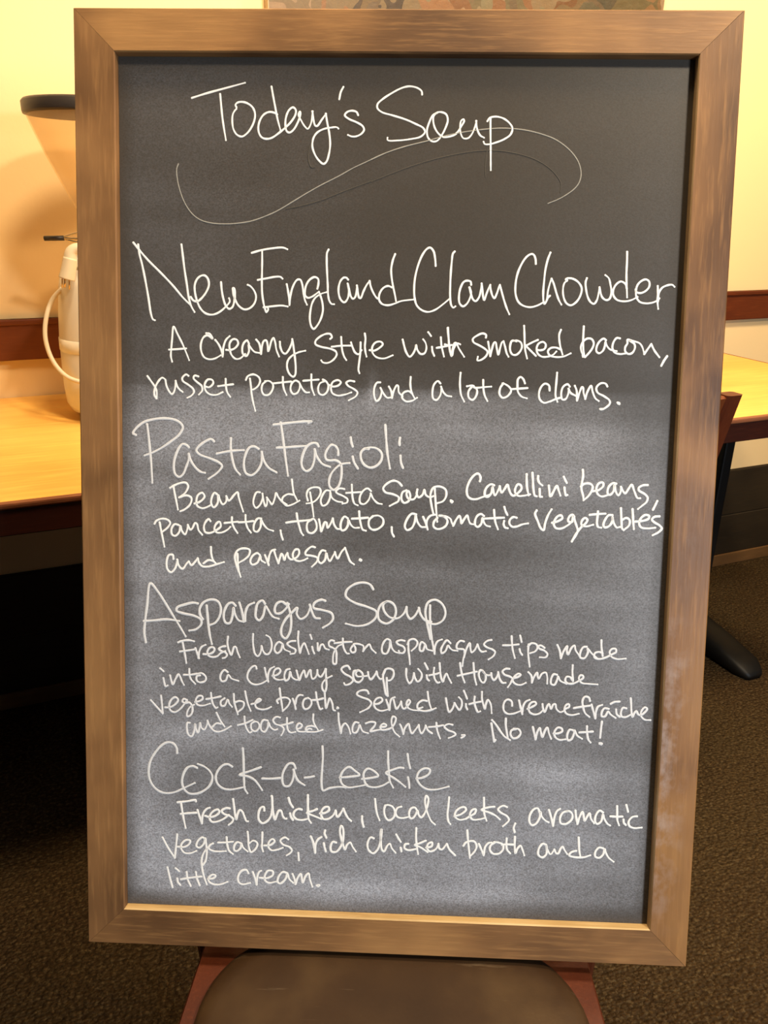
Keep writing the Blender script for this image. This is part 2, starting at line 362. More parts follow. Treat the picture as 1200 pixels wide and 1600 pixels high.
# ------------------------------------------------------------------ chairs
def make_chair(label):
    t = empty('dining_chair'); tag(t, label, 'chair', 'red-brown timber chairs with brown vinyl seats')
    ZF = .4185
    # seat frame (trapezoid ring, mitred boards with rounded top edges)
    bm = NB()
    o4 = [(-.216, -.215), (.216, -.215), (.1985, .205), (-.1985, .205)]
    i4 = [(-.150, -.150), (.150, -.150), (.135, .150), (-.135, .150)]
    def ring(pts, z, ins=0):
        return [bm.verts.new((x * (1 - ins), y * (1 - ins), z)) for x, y in pts]
    a = ring(o4, ZF - .045); b = ring(o4, ZF - .004); c = ring(o4, ZF, .012); d = ring(i4, ZF); e = ring(i4, ZF - .045)
    for p, q in ((a, b), (b, c), (c, d), (d, e), (e, a)):
        for k in range(4): bm.faces.new((p[k], p[(k + 1) % 4], q[(k + 1) % 4], q[k]))
    bmesh.ops.recalc_face_normals(bm, faces=bm.faces[:]); obj('seat_frame', bm, 'redwood_z', t)
    # pad: rounded outline, wide rear corners, domed
    bm = NB(); out = []
    def hw(y): return .2045 + (.186 - .2045) * (y + .21) / .41
    def corner(cx, cy, r, a0, a1, n=12): return [(cx + r * math.cos(math.radians(a0 + (a1 - a0) * k / n)), cy + r * math.sin(math.radians(a0 + (a1 - a0) * k / n))) for k in range(n + 1)]
    rr, rf = .095, .06
    out += corner(hw(.19) - rr, .185 - rr, rr, 0, 90); out += corner(-hw(.19) + rr, .185 - rr, rr, 90, 180)
    out += corner(-hw(-.2) + rf, -.205 + rf, rf, 180, 270); out += corner(hw(-.2) - rf, -.205 + rf, rf, 270, 360)
    rings = []
    for (sc, z) in ((.93, ZF + .0005), (.985, ZF + .001), (1.0, ZF + .004), (.992, ZF + .0085), (.965, ZF + .0125), (.90, ZF + .0152), (.75, ZF + .0158), (.5, ZF + .016), (.2, ZF + .016)):
        rings.append([bm.verts.new((x * sc, -.01 + (y + .01) * sc, z)) for x, y in out])
    for p, q in zip(rings, rings[1:]):
        for k in range(len(out)): bm.faces.new((p[k], p[(k + 1) % len(out)], q[(k + 1) % len(out)], q[k]))
    bm.faces.new(rings[-1]); bm.faces.new(list(reversed(rings[0]))); bmesh.ops.recalc_face_normals(bm, faces=bm.faces[:])
    obj('seat', bm, 'vinyl', t, True)
    for s in (-1, 1):
        bm = NB(); vs = box(bm, -.017, .017, -.017, .017, 0, ZF - .045, .004)
        for v in vs:
            k = (ZF - v.co.z) / ZF; v.co.x = s * (.190 + .012 * k) + v.co.x * (1 - .25 * k); v.co.y = -.188 - .012 * k + v.co.y * (1 - .25 * k)
        obj('front_leg', bm, 'redwood_z', t)
        # rear leg and stile in one piece, splayed back above the seat
        bm = NB()
        prof = [(0, .245, .013), (.2, .222, .016), (.40, .207, .019), (.45, .210, .019), (.60, .243, .018), (.75, .280, .016), (.852, .306, .014)]
        rings = []
        for z, y, h in prof:
            wx = .0165
            rings.append([bm.verts.new((s * .1985 + dx * wx, y + dy * h, z)) for dx, dy in ((-1, -.7), (-.7, -1), (.7, -1), (1, -.7), (1, .7), (.7, 1), (-.7, 1), (-1, .7))])
        for p, q in zip(rings, rings[1:]):
            for k in range(8): bm.faces.new((p[k], p[(k + 1) % 8], q[(k + 1) % 8], q[k]))
        bm.faces.new(rings[0]); bm.faces.new(rings[-1]); bmesh.ops.recalc_face_normals(bm, faces=bm.faces[:])
        obj('rear_leg', bm, 'redwood_z', t)
    # crest rail: curved board between the stiles
    def backrail(z0, z1, y0, y1, th, bow, name):
        bm = NB(); n = 16; cs = []
        for i in range(n + 1):
            u = -1 + 2 * i / n; x = u * .182; yb = bow * (1 - u * u)
            cs.append([bm.verts.new((x, y + yb, z)) for (y, z) in ((y0 - th, z0), (y1 - th, z1 - .003), (y1 - th * .5, z1), (y1 + th * .5, z1), (y1 + th, z1 - .003), (y0 + th, z0))])
        for p, q in zip(cs, cs[1:]):
            for k in range(6): bm.faces.new((p[k], p[(k + 1) % 6], q[(k + 1) % 6], q[k]))
        bm.faces.new(cs[0]); bm.faces.new(cs[-1]); bmesh.ops.recalc_face_normals(bm, faces=bm.faces[:])
        return obj(name, bm, 'redwood_x', t)
    backrail(.765, .850, .284, .3055, .009, .016, 'crest_rail')
    backrail(.530, .575, .228, .239, .008, .012, 'lower_back_rail')
    for x in (-.09, 0, .09):
        bm = NB(); vs = box(bm, -.016, .016, -.005, .005, 0, .195, .002)
        for v in vs: k = v.co.z / .195; v.co.x += x; v.co.y += .2405 + k * (.284 - .2405) + .014 * (1 - (x / .19) ** 2) - .0015; v.co.z += .572
        obj('back_slat', bm, 'redwood_z', t)
    for s in (-1, 1):
        bm = NB(); vs = box(bm, s * .196 - .008, s * .196 + .008, -.19, .215, .17, .195, .003); obj('side_stretcher', bm, 'redwood_z', t)
    bm = NB(); box(bm, -.19, .19, .02, .036, .172, .193, .003); obj('cross_stretcher', bm, 'redwood_x', t)
    return t
def copy_tree(o, parent=None):
    c = o.copy(); COL.objects.link(c); c.parent = parent
    for ch in [x for x in bpy.data.objects if x.parent == o]: copy_tree(ch, c)
    return c
chair = make_chair('red-brown timber chair with brown vinyl seat holding up the chalkboard')
chair.location = (-.0025, .397, 0)
children = [x for x in bpy.data.objects if x.parent == chair]
c2 = chair.copy(); COL.objects.link(c2)
for ch in children:
    k = ch.copy(); COL.objects.link(k); k.parent = c2
c2['label'] = 'red-brown chair tucked against the right table, only its back top corner showing'
c2.rotation_euler = (0, 0, WANG + math.pi)
c2.location = WP(1.019 - .1985 - .012, .818 - .300, 0)

# ------------------------------------------------------------------ chalkboard
BW, BH = .60, .8972
lean = math.radians(16.5146)
board = empty('chalkboard', (-.31358961, .54824239, .4405))
board.rotation_euler = (math.pi / 2 - lean, 0, 0)       # local x across, local y up the board, local z out of its face
tag(board, 'large framed chalkboard with handwritten soup menu, leaning on the chair back', 'chalkboard')
FW, REC, THK = .0378, .009, .020
def rail(a, b, c, d, name, m, worn):
    """mitred frame rail: outer corners a,b and inner corners c,d (b side), from z=-THK to z=0 with eased arrises"""
    bm = NB(); e = .0013
    cen = Vector(((a[0] + b[0] + c[0] + d[0]) / 4, (a[1] + b[1] + c[1] + d[1]) / 4))
    N_ = 24
    def edge(p, q): return [Vector(p).lerp(Vector(q), i / N_) for i in range(N_ + 1)]
    O = edge(a, b); I = edge(d, c)
    prof = []
    for o_, i_ in zip(O, I):
        u = (i_ - o_).normalized(); L = (i_ - o_).length
        row = []
        for (f, z) in ((0, -THK), (0, -e), (e, 0), (L / 2, .0), (L - e, 0), (L, -e), (L, -THK)):
            p = o_ + u * f
            row.append(bm.verts.new((p.x, p.y, z)))
        prof.append(row)
    for r0, r1 in zip(prof, prof[1:]):
        for k in range(7):
            fc = bm.faces.new((r0[k], r0[(k + 1) % 7], r1[(k + 1) % 7], r1[k]))
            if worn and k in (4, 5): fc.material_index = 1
    bm.faces.new(prof[0]); bm.faces.new(prof[-1]); bmesh.ops.recalc_face_normals(bm, faces=bm.faces[:])
    o = obj(name, bm, m, board)
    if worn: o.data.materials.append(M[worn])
    return o
g_ = .00025
rail((g_, 0), (g_, BH), (FW - g_*0, BH - FW), (FW, FW), 'frame_rail', 'frame_v', 0)
rail((BW, BH), (BW, 0), (BW - FW, FW), (BW - FW, BH - FW), 'frame_rail', 'frame_vr', 'worn_lit_v')['label'] = 'right frame rail with chalk smudges rubbed into it'
rail((2 * g_, BH), (BW - 2 * g_, BH), (BW - FW - g_, BH - FW), (FW + g_, BH - FW), 'frame_rail', 'frame_h', 0)
rail((BW - 2 * g_, 0), (2 * g_, 0), (FW + g_, FW), (BW - FW - g_, FW), 'frame_rail', 'frame_h', 'worn_lit_h')

# writing panel: dust density on a fine grid, from a coarse table of brightness levels, wiped chalk and light together
DU = [.046, .105, .197, .29, .382, .474, .542]
DUST_TONE = [  # (height on the board, paleness across: chalk with the light on it baked in)
 (0.857, (0.097, 0.105, 0.072, 0.043, 0.030, 0.036, 0.043)),
 (0.827, (0.105, 0.105, 0.072, 0.043, 0.030, 0.036, 0.043)),
 (0.684, (0.114, 0.114, 0.072, 0.036, 0.024, 0.036, 0.050)),
 (0.591, (0.123, 0.123, 0.088, 0.043, 0.024, 0.043, 0.057)),
 (0.568, (0.195, 0.143, 0.105, 0.064, 0.036, 0.036, 0.043)),
 (0.543, (0.268, 0.337, 0.309, 0.237, 0.231, 0.163, 0.084)),
 (0.519, (0.337, 0.382, 0.337, 0.243, 0.295, 0.295, 0.143)),
 (0.482, (0.323, 0.281, 0.295, 0.207, 0.207, 0.237, 0.179)),
 (0.445, (0.351, 0.207, 0.179, 0.128, 0.128, 0.153, 0.195)),
 (0.408, (0.351, 0.207, 0.179, 0.105, 0.088, 0.133, 0.195)),
 (0.383, (0.382, 0.309, 0.268, 0.179, 0.153, 0.184, 0.219)),
 (0.345, (0.337, 0.231, 0.195, 0.153, 0.143, 0.179, 0.243)),
 (0.288, (0.337, 0.237, 0.195, 0.174, 0.158, 0.163, 0.268)),
 (0.243, (0.366, 0.268, 0.207, 0.190, 0.163, 0.163, 0.219)),
 (0.217, (0.337, 0.389, 0.382, 0.323, 0.268, 0.237, 0.184)),
 (0.190, (0.413, 0.243, 0.268, 0.281, 0.309, 0.382, 0.255)),
 (0.151, (0.463, 0.337, 0.302, 0.302, 0.337, 0.374, 0.281)),
 (0.111, (0.497, 0.413, 0.337, 0.337, 0.374, 0.337, 0.268)),
 (0.081, (0.589, 0.515, 0.351, 0.351, 0.344, 0.309, 0.219)),
 (0.062, (0.542, 0.515, 0.515, 0.497, 0.413, 0.281, 0.174)),
 (0.049, (0.268, 0.382, 0.413, 0.374, 0.281, 0.179, 0.097)),
]
def interp(xs, ys, x):
    if x <= xs[0]: return ys[0]
    for a, b, p, q in zip(xs, xs[1:], ys, ys[1:]):
        if x <= b:
            k = (x - a) / (b - a); k = k * k * (3 - 2 * k); return p + (q - p) * k
    return ys[-1]
VS = [r[0] for r in DUST_TONE][::-1]; ROWS = [r[1] for r in DUST_TONE][::-1]
def dust(u, v):
    base = interp(VS, [interp(DU, r, u) for r in ROWS], v + .006 * mnoise.noise(Vector((u * 6, v * 3, 0))))
    e = min(u - FW, BW - FW - u, v - FW, BH - FW - v)                 # density drops off towards the frame
    ed = max(0.0, min(1.0, (e - .001) / .016)); base *= .30 + .70 * ed
    base += .20 * math.exp(-((u - 0.2776) / .0042) ** 2 - ((v - 0.5593) / .014) ** 2)      # one upright finger smear
    # wiping streaks, mostly sideways
    base *= 1 + .22 * mnoise.noise(Vector((u * 4, v * 45, 4))) + .18 * mnoise.noise(Vector((u * 14, v * 22, 9))) + .16 * mnoise.noise(Vector((u * 4, v * 8, 2)))
    return max(0.0, base * (1.13 if v < .56 else .62))
bm = NB(); nx, ny = 132, 208
gx0, gx1, gy0, gy1 = FW + .0002, BW - FW - .0002, FW + .0002, BH - FW - .0002
vv = [[bm.verts.new((gx0 + (gx1 - gx0) * i / nx, gy0 + (gy1 - gy0) * j / ny, -REC)) for j in range(ny + 1)] for i in range(nx + 1)]
for i in range(nx):
    for j in range(ny): bm.faces.new((vv[i][j], vv[i + 1][j], vv[i + 1][j + 1], vv[i][j + 1]))
back = [bm.verts.new((x, y, -THK + .003)) for x, y in ((gx0, gy0), (gx1, gy0), (gx1, gy1), (gx0, gy1))]
bm.faces.new(list(reversed(back)))
panel = obj('writing_panel', bm, 'slate', board)
att = panel.data.attributes.new('dust', 'FLOAT', 'POINT')
att.data.foreach_set('value', [dust(v.co.x, v.co.y) for v in panel.data.vertices])

# handwriting: pen strokes as low ridges of paint on the panel; points are tenths of a millimetre on the board
WORDS = [
("Today's", 2.9, 'bright', "Today's Soup", "1061,8232 1209,8277 1372,8320 1552,8368|1322,8268 1331,8172 1343,8059 1358,7961 1376,7861|1473,8152 1464,8173 1485,8194 1535,8199 1587,8181 1627,8146 1645,8097 1640,8041 1613,7977 1573,7924 1525,7894 1480,7908 1447,7954 1435,8018 1439,8088 1459,8124 1473,8138|1796,8336 1813,8246 1836,8134 1854,8049 1882,7951|1850,8092 1817,8108 1773,8112 1728,8091 1692,8041 1676,7977 1685,7921 1712,7886 1756,7875 1804,7886 1863,7925 1922,7972 1980,8029 2019,8093 2020,8135 1994,8155 1957,8128 1931,8064 1927,7993 1940,7944 1966,7933 2003,7959 2047,8037 2065,8100 2060,8119 2046,8093 2069,8044 2106,7988 2133,7967 2161,8009 2174,8094 2178,8122|2174,8122 2184,8052 2202,7996 2220,7993 2260,8046 2301,8102|2298,8102 2312,8025 2333,7926 2342,7827 2331,7742 2310,7678 2283,7658 2243,7685 2202,7741 2178,7812 2186,7883 2218,7932 2276,7965 2350,7980 2401,7983 2416,7972|2456,8337 2433,8292 2420,8229|2595,8092 2580,8118 2539,8129 2495,8118 2473,8089 2511,8057 2585,8027 2637,7996 2652,7964 2630,7929 2579,7904 2535,7904 2505,7916"),
('Soup', 2.7, 'bright', "Today's Soup", "3176,8276 3171,8304 3134,8332 3061,8347 2988,8331 2902,8288 2815,8232 2772,8190 2770,8155 2810,8120 2906,8093 3024,8059 3127,8017 3194,7983 3210,7948 3174,7908 3087,7886 2970,7872 2870,7874 2869,7896|3322,8120 3279,8096 3247,8032 3228,7962 3240,7899 3278,7867 3322,7871 3364,7921 3399,7991 3416,8055 3400,8104 3358,8123 3318,8120 3286,8089 3285,8033 3304,7977 3342,7928 3379,7907 3437,7910 3495,7936 3540,8000 3565,8049 3558,8063 3538,8049 3530,8000 3536,7943 3562,7897 3606,7898 3641,7937 3668,8008 3678,8050|3674,8050 3683,7987 3714,7924 3751,7903|3777,8048 3797,8076 3854,8088 3920,8073 3972,8038 4006,7989 3991,7933 3934,7891 3862,7862 3797,7845 3758,7848 3748,7868|3804,8076 3808,7953 3814,7826 3818,7714 3822,7618"),
('swoosh', 1.7, 'mid', 'flourish', "932,7646 916,7600 921,7511 946,7405 988,7300 1056,7202 1133,7146 1226,7119 1346,7110 1482,7117 1618,7140 1737,7181 1855,7233 2007,7322 2141,7402 2275,7476 2425,7551 2558,7625 2674,7679 2831,7751|2723,7702 2855,7761 3021,7817 3219,7867 3417,7921 3581,7954 3745,7976 3877,7987 4009,7985 4141,7970 4274,7939 4390,7898 4492,7835 4569,7764 4622,7685 4645,7597 4634,7525 4598,7469 4526,7412 4446,7366 4356,7329"),
('ghost', 1.6, 'faint', 'flourish', "2727,7505 2893,7572 3092,7646 3290,7707 3488,7754 3653,7781 3801,7792 3950,7784 4100,7756 4233,7713 4343,7650 4420,7579 4465,7507 4463,7427|3784,7805 3774,7725 3770,7629 3776,7556|1940,7253 2108,7288 2277,7338 2444,7405 2644,7480 2836,7547|2169,7854 2145,7774 2146,7677 2172,7626 2205,7629"),
('New', 3.2, 'bright', 'New England Clam Chowder', "548,6913 559,6826 583,6732 612,6591 641,6426 665,6273 683,6225 701,6218|503,6930 560,6861 644,6768 753,6664 874,6542 971,6431 1044,6361|958,6918 970,6819 986,6691 1008,6550 1025,6432 1050,6350 1080,6300|1044,6438 1068,6407 1105,6398 1147,6428 1196,6494 1217,6553 1208,6606 1178,6637 1141,6634 1105,6604 1083,6551 1083,6492 1105,6398 1141,6327 1190,6287 1250,6278 1311,6300 1372,6349 1415,6403 1408,6432|1332,6578 1338,6508 1354,6425 1378,6361 1409,6334 1439,6350 1457,6403 1463,6474 1457,6521 1445,6527 1447,6486 1463,6427 1500,6363 1554,6331 1609,6346 1651,6394 1663,6453 1644,6506 1608,6547 1584,6558"),
('England', 3.0, 'bright', 'New England Clam Chowder', "1622,6851 1709,6876 1817,6895 1913,6902 1955,6888|1718,6870 1719,6783 1718,6677 1717,6572 1721,6478 1736,6384 1751,6331 1761,6308 1779,6337 1772,6351 1736,6354|1680,6604 1759,6619 1843,6635 1891,6635 1912,6619|1736,6354 1821,6364 1905,6372 1963,6364|1952,6569 1965,6505 1975,6435 1980,6378|1980,6388 1989,6470 2012,6553 2048,6609 2078,6612 2097,6572 2109,6495 2125,6425 2144,6384|2241,6533 2250,6580 2246,6621 2216,6638 2174,6619 2139,6572 2124,6513 2128,6466 2152,6447 2194,6459 2230,6485 2256,6503|2256,6503 2272,6463 2289,6404 2295,6334 2279,6263 2246,6197 2210,6161 2188,6184 2173,6249 2178,6332 2195,6403 2224,6450 2278,6486 2326,6501|2341,6890 2327,6861 2325,6779 2330,6674 2337,6569 2341,6487 2354,6423 2376,6394 2400,6392|2528,6619 2510,6636 2486,6636 2457,6606 2440,6547 2444,6477 2465,6430 2496,6410 2525,6443 2536,6502 2527,6560 2523,6584|2527,6578 2540,6525 2555,6467 2577,6444 2597,6462 2608,6515 2611,6567|2611,6567 2620,6515 2633,6456 2647,6451 2674,6516 2703,6574 2729,6610|2729,6610 2739,6563 2764,6505 2795,6459 2819,6442|2937,6555 2901,6566 2859,6548 2824,6494 2822,6436 2850,6401 2904,6390 2964,6405 3023,6429 3149,6447|2962,6857 2941,6799 2928,6718 2935,6636 2951,6555 2968,6485 2979,6431"),
('Clam', 3.0, 'bright', 'New England Clam Chowder', "3341,6756 3333,6828 3316,6891 3285,6920 3256,6908 3216,6855 3177,6756 3153,6651 3146,6558 3152,6464 3174,6394 3223,6350 3283,6335 3348,6356 3407,6398 3477,6457|3514,6888 3498,6870 3488,6783 3482,6667 3481,6562 3483,6481 3496,6399 3515,6378 3535,6390|3675,6589 3668,6618 3632,6625 3603,6611 3575,6552 3565,6482 3573,6418 3604,6391 3639,6413 3667,6466 3677,6519 3664,6565|3659,6565 3675,6507 3697,6455 3721,6440 3750,6473 3766,6538 3772,6602|3772,6602 3781,6544 3791,6474 3801,6451 3820,6509 3842,6568 3853,6591|3851,6585 3861,6533 3878,6487 3895,6470 3915,6511 3936,6581 3942,6592|3942,6587 3962,6523 3988,6442 4015,6372 4038,6326"),
('Chowder', 3.0, 'bright', 'New England Clam Chowder', "4266,6787 4260,6834 4242,6869 4218,6874 4175,6845 4125,6763 4096,6676 4085,6583 4091,6502 4119,6438 4168,6404 4233,6393 4298,6411 4344,6436|4396,6890 4375,6830 4356,6737 4348,6633 4344,6529 4350,6447 4359,6426 4379,6459 4387,6541 4402,6611 4416,6655|4407,6500 4390,6483 4377,6453|4416,6655 4437,6611 4464,6530 4491,6461 4516,6421|4560,6642 4546,6648 4559,6659 4606,6658 4661,6628 4696,6574 4689,6511 4657,6452 4605,6416 4563,6433 4533,6491 4525,6566 4537,6619 4558,6636|4740,6664 4730,6627 4738,6558 4758,6488 4787,6445 4817,6433 4841,6466 4855,6536 4860,6583|4860,6583 4871,6536 4891,6490 4927,6468 4956,6480 4971,6538 4959,6607 4941,6665 4908,6694|5097,6906 5100,6817 5100,6725 5104,6644 5110,6575 5117,6496|5110,6575 5096,6615 5054,6638 5014,6614 4987,6561 4992,6509 5027,6471 5092,6459 5156,6471 5213,6501|5192,6570 5197,6547 5235,6536 5281,6554 5314,6595 5311,6641 5281,6660 5241,6646 5208,6611 5196,6564 5202,6501 5233,6458 5287,6444 5357,6453 5408,6481 5413,6492|5392,6602 5397,6533 5397,6463 5407,6396|5401,6463 5405,6533 5431,6585 5477,6609 5523,6615 5545,6598"),
('A', 2.9, 'bright', 'A creamy style with smoked bacon', "864,5834 852,5882 856,5954 865,6049 880,6163 914,6098 963,6003 999,5920 1027,5851|836,5946 920,5952 1000,5960"),
('creamy', 3.1, 'bright', 'A creamy style with smoked bacon', "1192,6105 1220,6101 1244,6074 1250,6056 1202,6085 1165,6066 1140,6006 1143,5935 1171,5881 1220,5862 1275,5871 1330,5902|1277,6044 1305,6009 1330,5962 1348,5890|1348,5902 1354,5974 1379,6046 1415,6082|1382,5953 1415,5951 1464,5970 1495,6012 1482,6048 1446,6053 1415,6017 1415,5957 1434,5904 1471,5871 1513,5875 1562,5918|1598,6014 1580,6044 1549,6019 1534,5965 1544,5912 1574,5900 1598,5943 1595,6002 1617,5973 1653,5938 1696,5930|1667,6053 1696,6016 1714,5921|1714,5921 1720,5980 1738,6040 1762,6047 1775,6005 1781,5946 1793,5976 1811,6042 1831,6072 1847,6030 1860,5959 1885,5900|1892,6037 1896,5989 1921,5936 1946,5927 1976,5961 1999,6015 2009,6063|2009,6063 2024,5974 2037,5879 2044,5795 2039,5729 2021,5713 1984,5740 1961,5806 1970,5865 2007,5908 2067,5941 2134,5958"),
('style', 3.0, 'bright', 'A creamy style with smoked bacon', "2368,6072 2383,6087 2368,6116 2331,6118 2271,6091 2229,6049 2230,6019 2285,5996 2370,5980 2421,5957 2431,5927 2401,5879 2347,5848 2299,5853 2286,5871|2471,6091 2475,6029 2485,5958 2504,5905 2523,5878|2384,5999 2466,6009 2569,6013|2565,6042 2581,5995 2606,5948 2637,5934 2666,5973|2655,6044 2654,5949 2644,5854 2639,5788 2649,5758|2693,6127 2700,6080 2696,6009 2703,5950 2713,5914|2742,5974 2781,5969 2829,5993 2864,6030 2845,6053 2797,6046 2766,6004 2769,5951 2806,5910 2879,5899 2960,5930"),
('with', 3.0, 'bright', 'A creamy style with smoked bacon', "3050,6077 3063,6027 3088,5956 3119,5919 3149,5946 3172,5999 3177,6029 3188,5988 3221,5947 3257,5953 3274,5995 3266,6048 3242,6083|3288,6149 3315,6114|3327,6014 3332,5973 3350,5931|3407,6104 3414,6033 3428,5974 3441,5927|3372,6006 3429,6016 3513,6035|3472,6193 3478,6117 3486,6034 3500,5964 3516,5938 3528,5994 3560,6050 3590,6042|3447,6039 3467,6034 3489,6034|3468,6191 3480,6093 3498,5975 3512,5931 3518,5986 3536,6050 3551,6055 3577,6006 3630,5928"),
('smoked', 3.0, 'bright', 'A creamy style with smoked bacon', "3828,6109 3828,6133 3797,6146 3748,6127 3706,6092 3715,6063 3771,6034 3827,6001 3848,5976 3834,5937 3790,5902 3756,5896 3759,5931|3850,6070 3861,6011 3874,5938|3874,5938 3887,6002 3905,6061 3919,6066 3931,6017 3948,5952 3961,6003 3979,6067 3993,6077|3993,6077 4010,6024 4027,5965 4044,5936|4113,6079 4073,6084 4057,6044 4059,5990 4082,5956 4117,5955 4151,5987 4166,6031 4153,6070 4117,6086 4083,6082|4179,6222 4185,6144 4191,6056 4200,5988 4218,5923|4312,6095 4262,6072 4208,6042|4198,6042 4245,5998 4299,5948|4304,6004 4339,6000 4378,6015 4386,6055 4361,6077 4322,6063 4303,6019 4315,5970 4356,5941 4406,5942 4455,5958 4488,5992|4532,6008 4482,6027 4432,6021 4409,5991 4425,5957 4475,5941 4554,5946 4622,5977|4522,6191 4508,6150 4511,6091 4526,6023 4546,5964"),
('bacon', 3.1, 'bright', 'A creamy style with smoked bacon', "4732,6226 4731,6153 4732,6075 4738,6007 4752,5946|4737,5948 4732,5962|4757,5946 4790,5983 4822,6033 4830,6077 4809,6111 4769,6115 4731,6085 4713,6041 4721,5992 4742,5953|4942,6103 4922,6117 4889,6097 4861,6048 4859,5999 4884,5982 4918,6005 4935,6054 4938,6088 4949,6059 4981,6021 5046,6004|5070,6122 5040,6124 5012,6085 5005,6031 5027,5992 5077,5978 5126,5984|5179,6102 5139,6111 5141,6077 5123,6043 5125,6003 5155,5980 5189,5990 5212,6034 5205,6073 5169,6097 5154,6107 5209,6095 5254,6079 5280,6045 5301,5982|5301,5982 5330,6027 5362,6076|5362,6071 5395,6013 5442,5955"),
('comma', 3.4, 'bright', 'A creamy style with smoked bacon', "5513,5966 5488,5927 5464,5877"),
('russet', 3.1, 'bright', 'russet potatoes and a lot of clams', "626,5694 654,5655 684,5614 702,5584 714,5548 713,5484|708,5487 693,5511 690,5547 702,5596 734,5651 762,5679 777,5679 798,5664|800,5655 807,5610 832,5556 856,5529 872,5536 890,5581 897,5654|897,5654 909,5606 937,5570 964,5551|1020,5704 999,5716 962,5685 965,5655 1017,5620 1066,5579 1072,5549 1041,5512 1010,5497|1115,5700 1079,5706 1069,5681 1103,5646 1146,5610 1152,5568 1121,5529|1183,5605 1220,5600 1257,5637 1250,5667 1207,5672 1177,5629 1183,5569 1226,5533 1287,5529 1349,5556|1377,5681 1379,5615 1392,5555 1420,5513|1306,5611 1373,5621 1449,5632"),
('potatoes', 3.0, 'bright', 'russet potatoes and a lot of clams', "1571,5676 1587,5709 1642,5728 1691,5705 1706,5669 1686,5620 1649,5590 1625,5583|1609,5689 1618,5619 1625,5547 1641,5463 1662,5385|1759,5664 1728,5633 1723,5573 1747,5537 1790,5541 1824,5587 1829,5635 1795,5668 1753,5667|1832,5647 1911,5657 2003,5668|1923,5709 1924,5649 1936,5589 1959,5541|2076,5664 2045,5678 2009,5651 1997,5590 2022,5552 2059,5561 2083,5604 2085,5652|2085,5646 2113,5598 2144,5569 2175,5570|2194,5738 2194,5666 2201,5606 2224,5546|2118,5677 2191,5684 2264,5691|2313,5674 2301,5692 2338,5671 2356,5633 2345,5579 2309,5548 2272,5559 2259,5607 2277,5656 2313,5674|2356,5645 2399,5628 2454,5641 2474,5671 2447,5689 2398,5670 2381,5621 2394,5568 2443,5545 2510,5554 2576,5577|2602,5680 2556,5685 2526,5666 2545,5637 2600,5608 2633,5578 2619,5542 2553,5502"),
('and', 3.0, 'bright', 'russet potatoes and a lot of clams', "2847,5676 2817,5672 2794,5629 2791,5557 2814,5500 2844,5522 2861,5589 2851,5624|2851,5624 2880,5571 2917,5533 2947,5536|2930,5638 2952,5596 2962,5531|2962,5537 2976,5597 3005,5651 3017,5645 3025,5586 3062,5550|3134,5731 3132,5659 3146,5588 3177,5529|3152,5576 3115,5599 3067,5580 3056,5538 3093,5503 3154,5510 3199,5539"),
('a', 3.0, 'bright', 'russet potatoes and a lot of clams', "3415,5677 3390,5698 3355,5664 3342,5592 3352,5532 3383,5521 3418,5569 3425,5641|3422,5647 3441,5600 3478,5564 3521,5557"),
('lot', 3.1, 'bright', 'russet potatoes and a lot of clams', "3602,5779 3598,5720 3601,5640 3613,5571 3643,5512|3728,5658 3704,5642 3680,5602 3687,5547 3722,5528 3753,5564 3762,5614 3744,5643 3713,5650|3666,5655 3718,5661 3739,5643 3819,5649 3893,5656|3816,5716 3819,5645 3833,5575 3861,5521"),
('of', 3.1, 'bright', 'russet potatoes and a lot of clams', "4007,5688 3979,5648 3973,5588 4002,5554 4047,5569 4080,5620 4063,5654 4017,5683 3997,5688|4079,5635 4149,5641 4233,5649|4207,5693 4190,5731 4165,5750 4141,5730 4138,5670 4145,5611 4182,5567 4230,5553"),
('clams', 3.1, 'bright', 'russet potatoes and a lot of clams', "4440,5631 4432,5676 4396,5693 4362,5665 4342,5605 4352,5545 4393,5514 4443,5527 4492,5548|4503,5796 4500,5717 4496,5637 4498,5578 4517,5527|4453,5529 4492,5548 4541,5564|4626,5670 4605,5691 4566,5668 4549,5609 4561,5549 4591,5552 4614,5600 4617,5650|4615,5650 4638,5610 4684,5586|4673,5678 4692,5631 4699,5540|4699,5542 4718,5612 4740,5667 4750,5662 4757,5613 4775,5558|4775,5558 4792,5623 4824,5681 4841,5624 4869,5565 4902,5541|4975,5678 4957,5703 4912,5705 4874,5664 4886,5620 4947,5587 5001,5548 5005,5518 4972,5483 4933,5462 4913,5467 4953,5470|5077,5530 5094,5525 5095,5515 5082,5520"),
('Pasta', 3.6, 'soft', 'Pasta Fagioli', "509,5134 482,5148 507,5191 582,5254 682,5286 793,5297 892,5284 948,5249 964,5213 929,5145 854,5082 742,5006 654,4961 594,4939|619,5238 631,5138 645,4992 656,4857 665,4678|1021,5027 996,5048 959,5054 922,5010 884,4911 875,4824 890,4763 927,4739 964,4765 996,4839 1021,4914 1021,4963|1021,4963 1039,4902 1089,4829 1139,4791 1178,4784|1265,5088 1238,5108 1188,5089 1114,5032 1095,4995 1126,4959 1226,4924 1318,4883 1343,4853 1300,4791 1213,4727|1429,5121 1427,5033 1442,4923 1473,4825 1517,4775|1294,4971 1374,4989 1461,5003 1553,5009|1695,5026 1652,5047 1609,5037 1566,4956 1554,4864 1573,4791 1622,4770 1671,4799 1720,4880 1726,4997|1726,4997 1745,4917 1795,4845 1869,4804"),
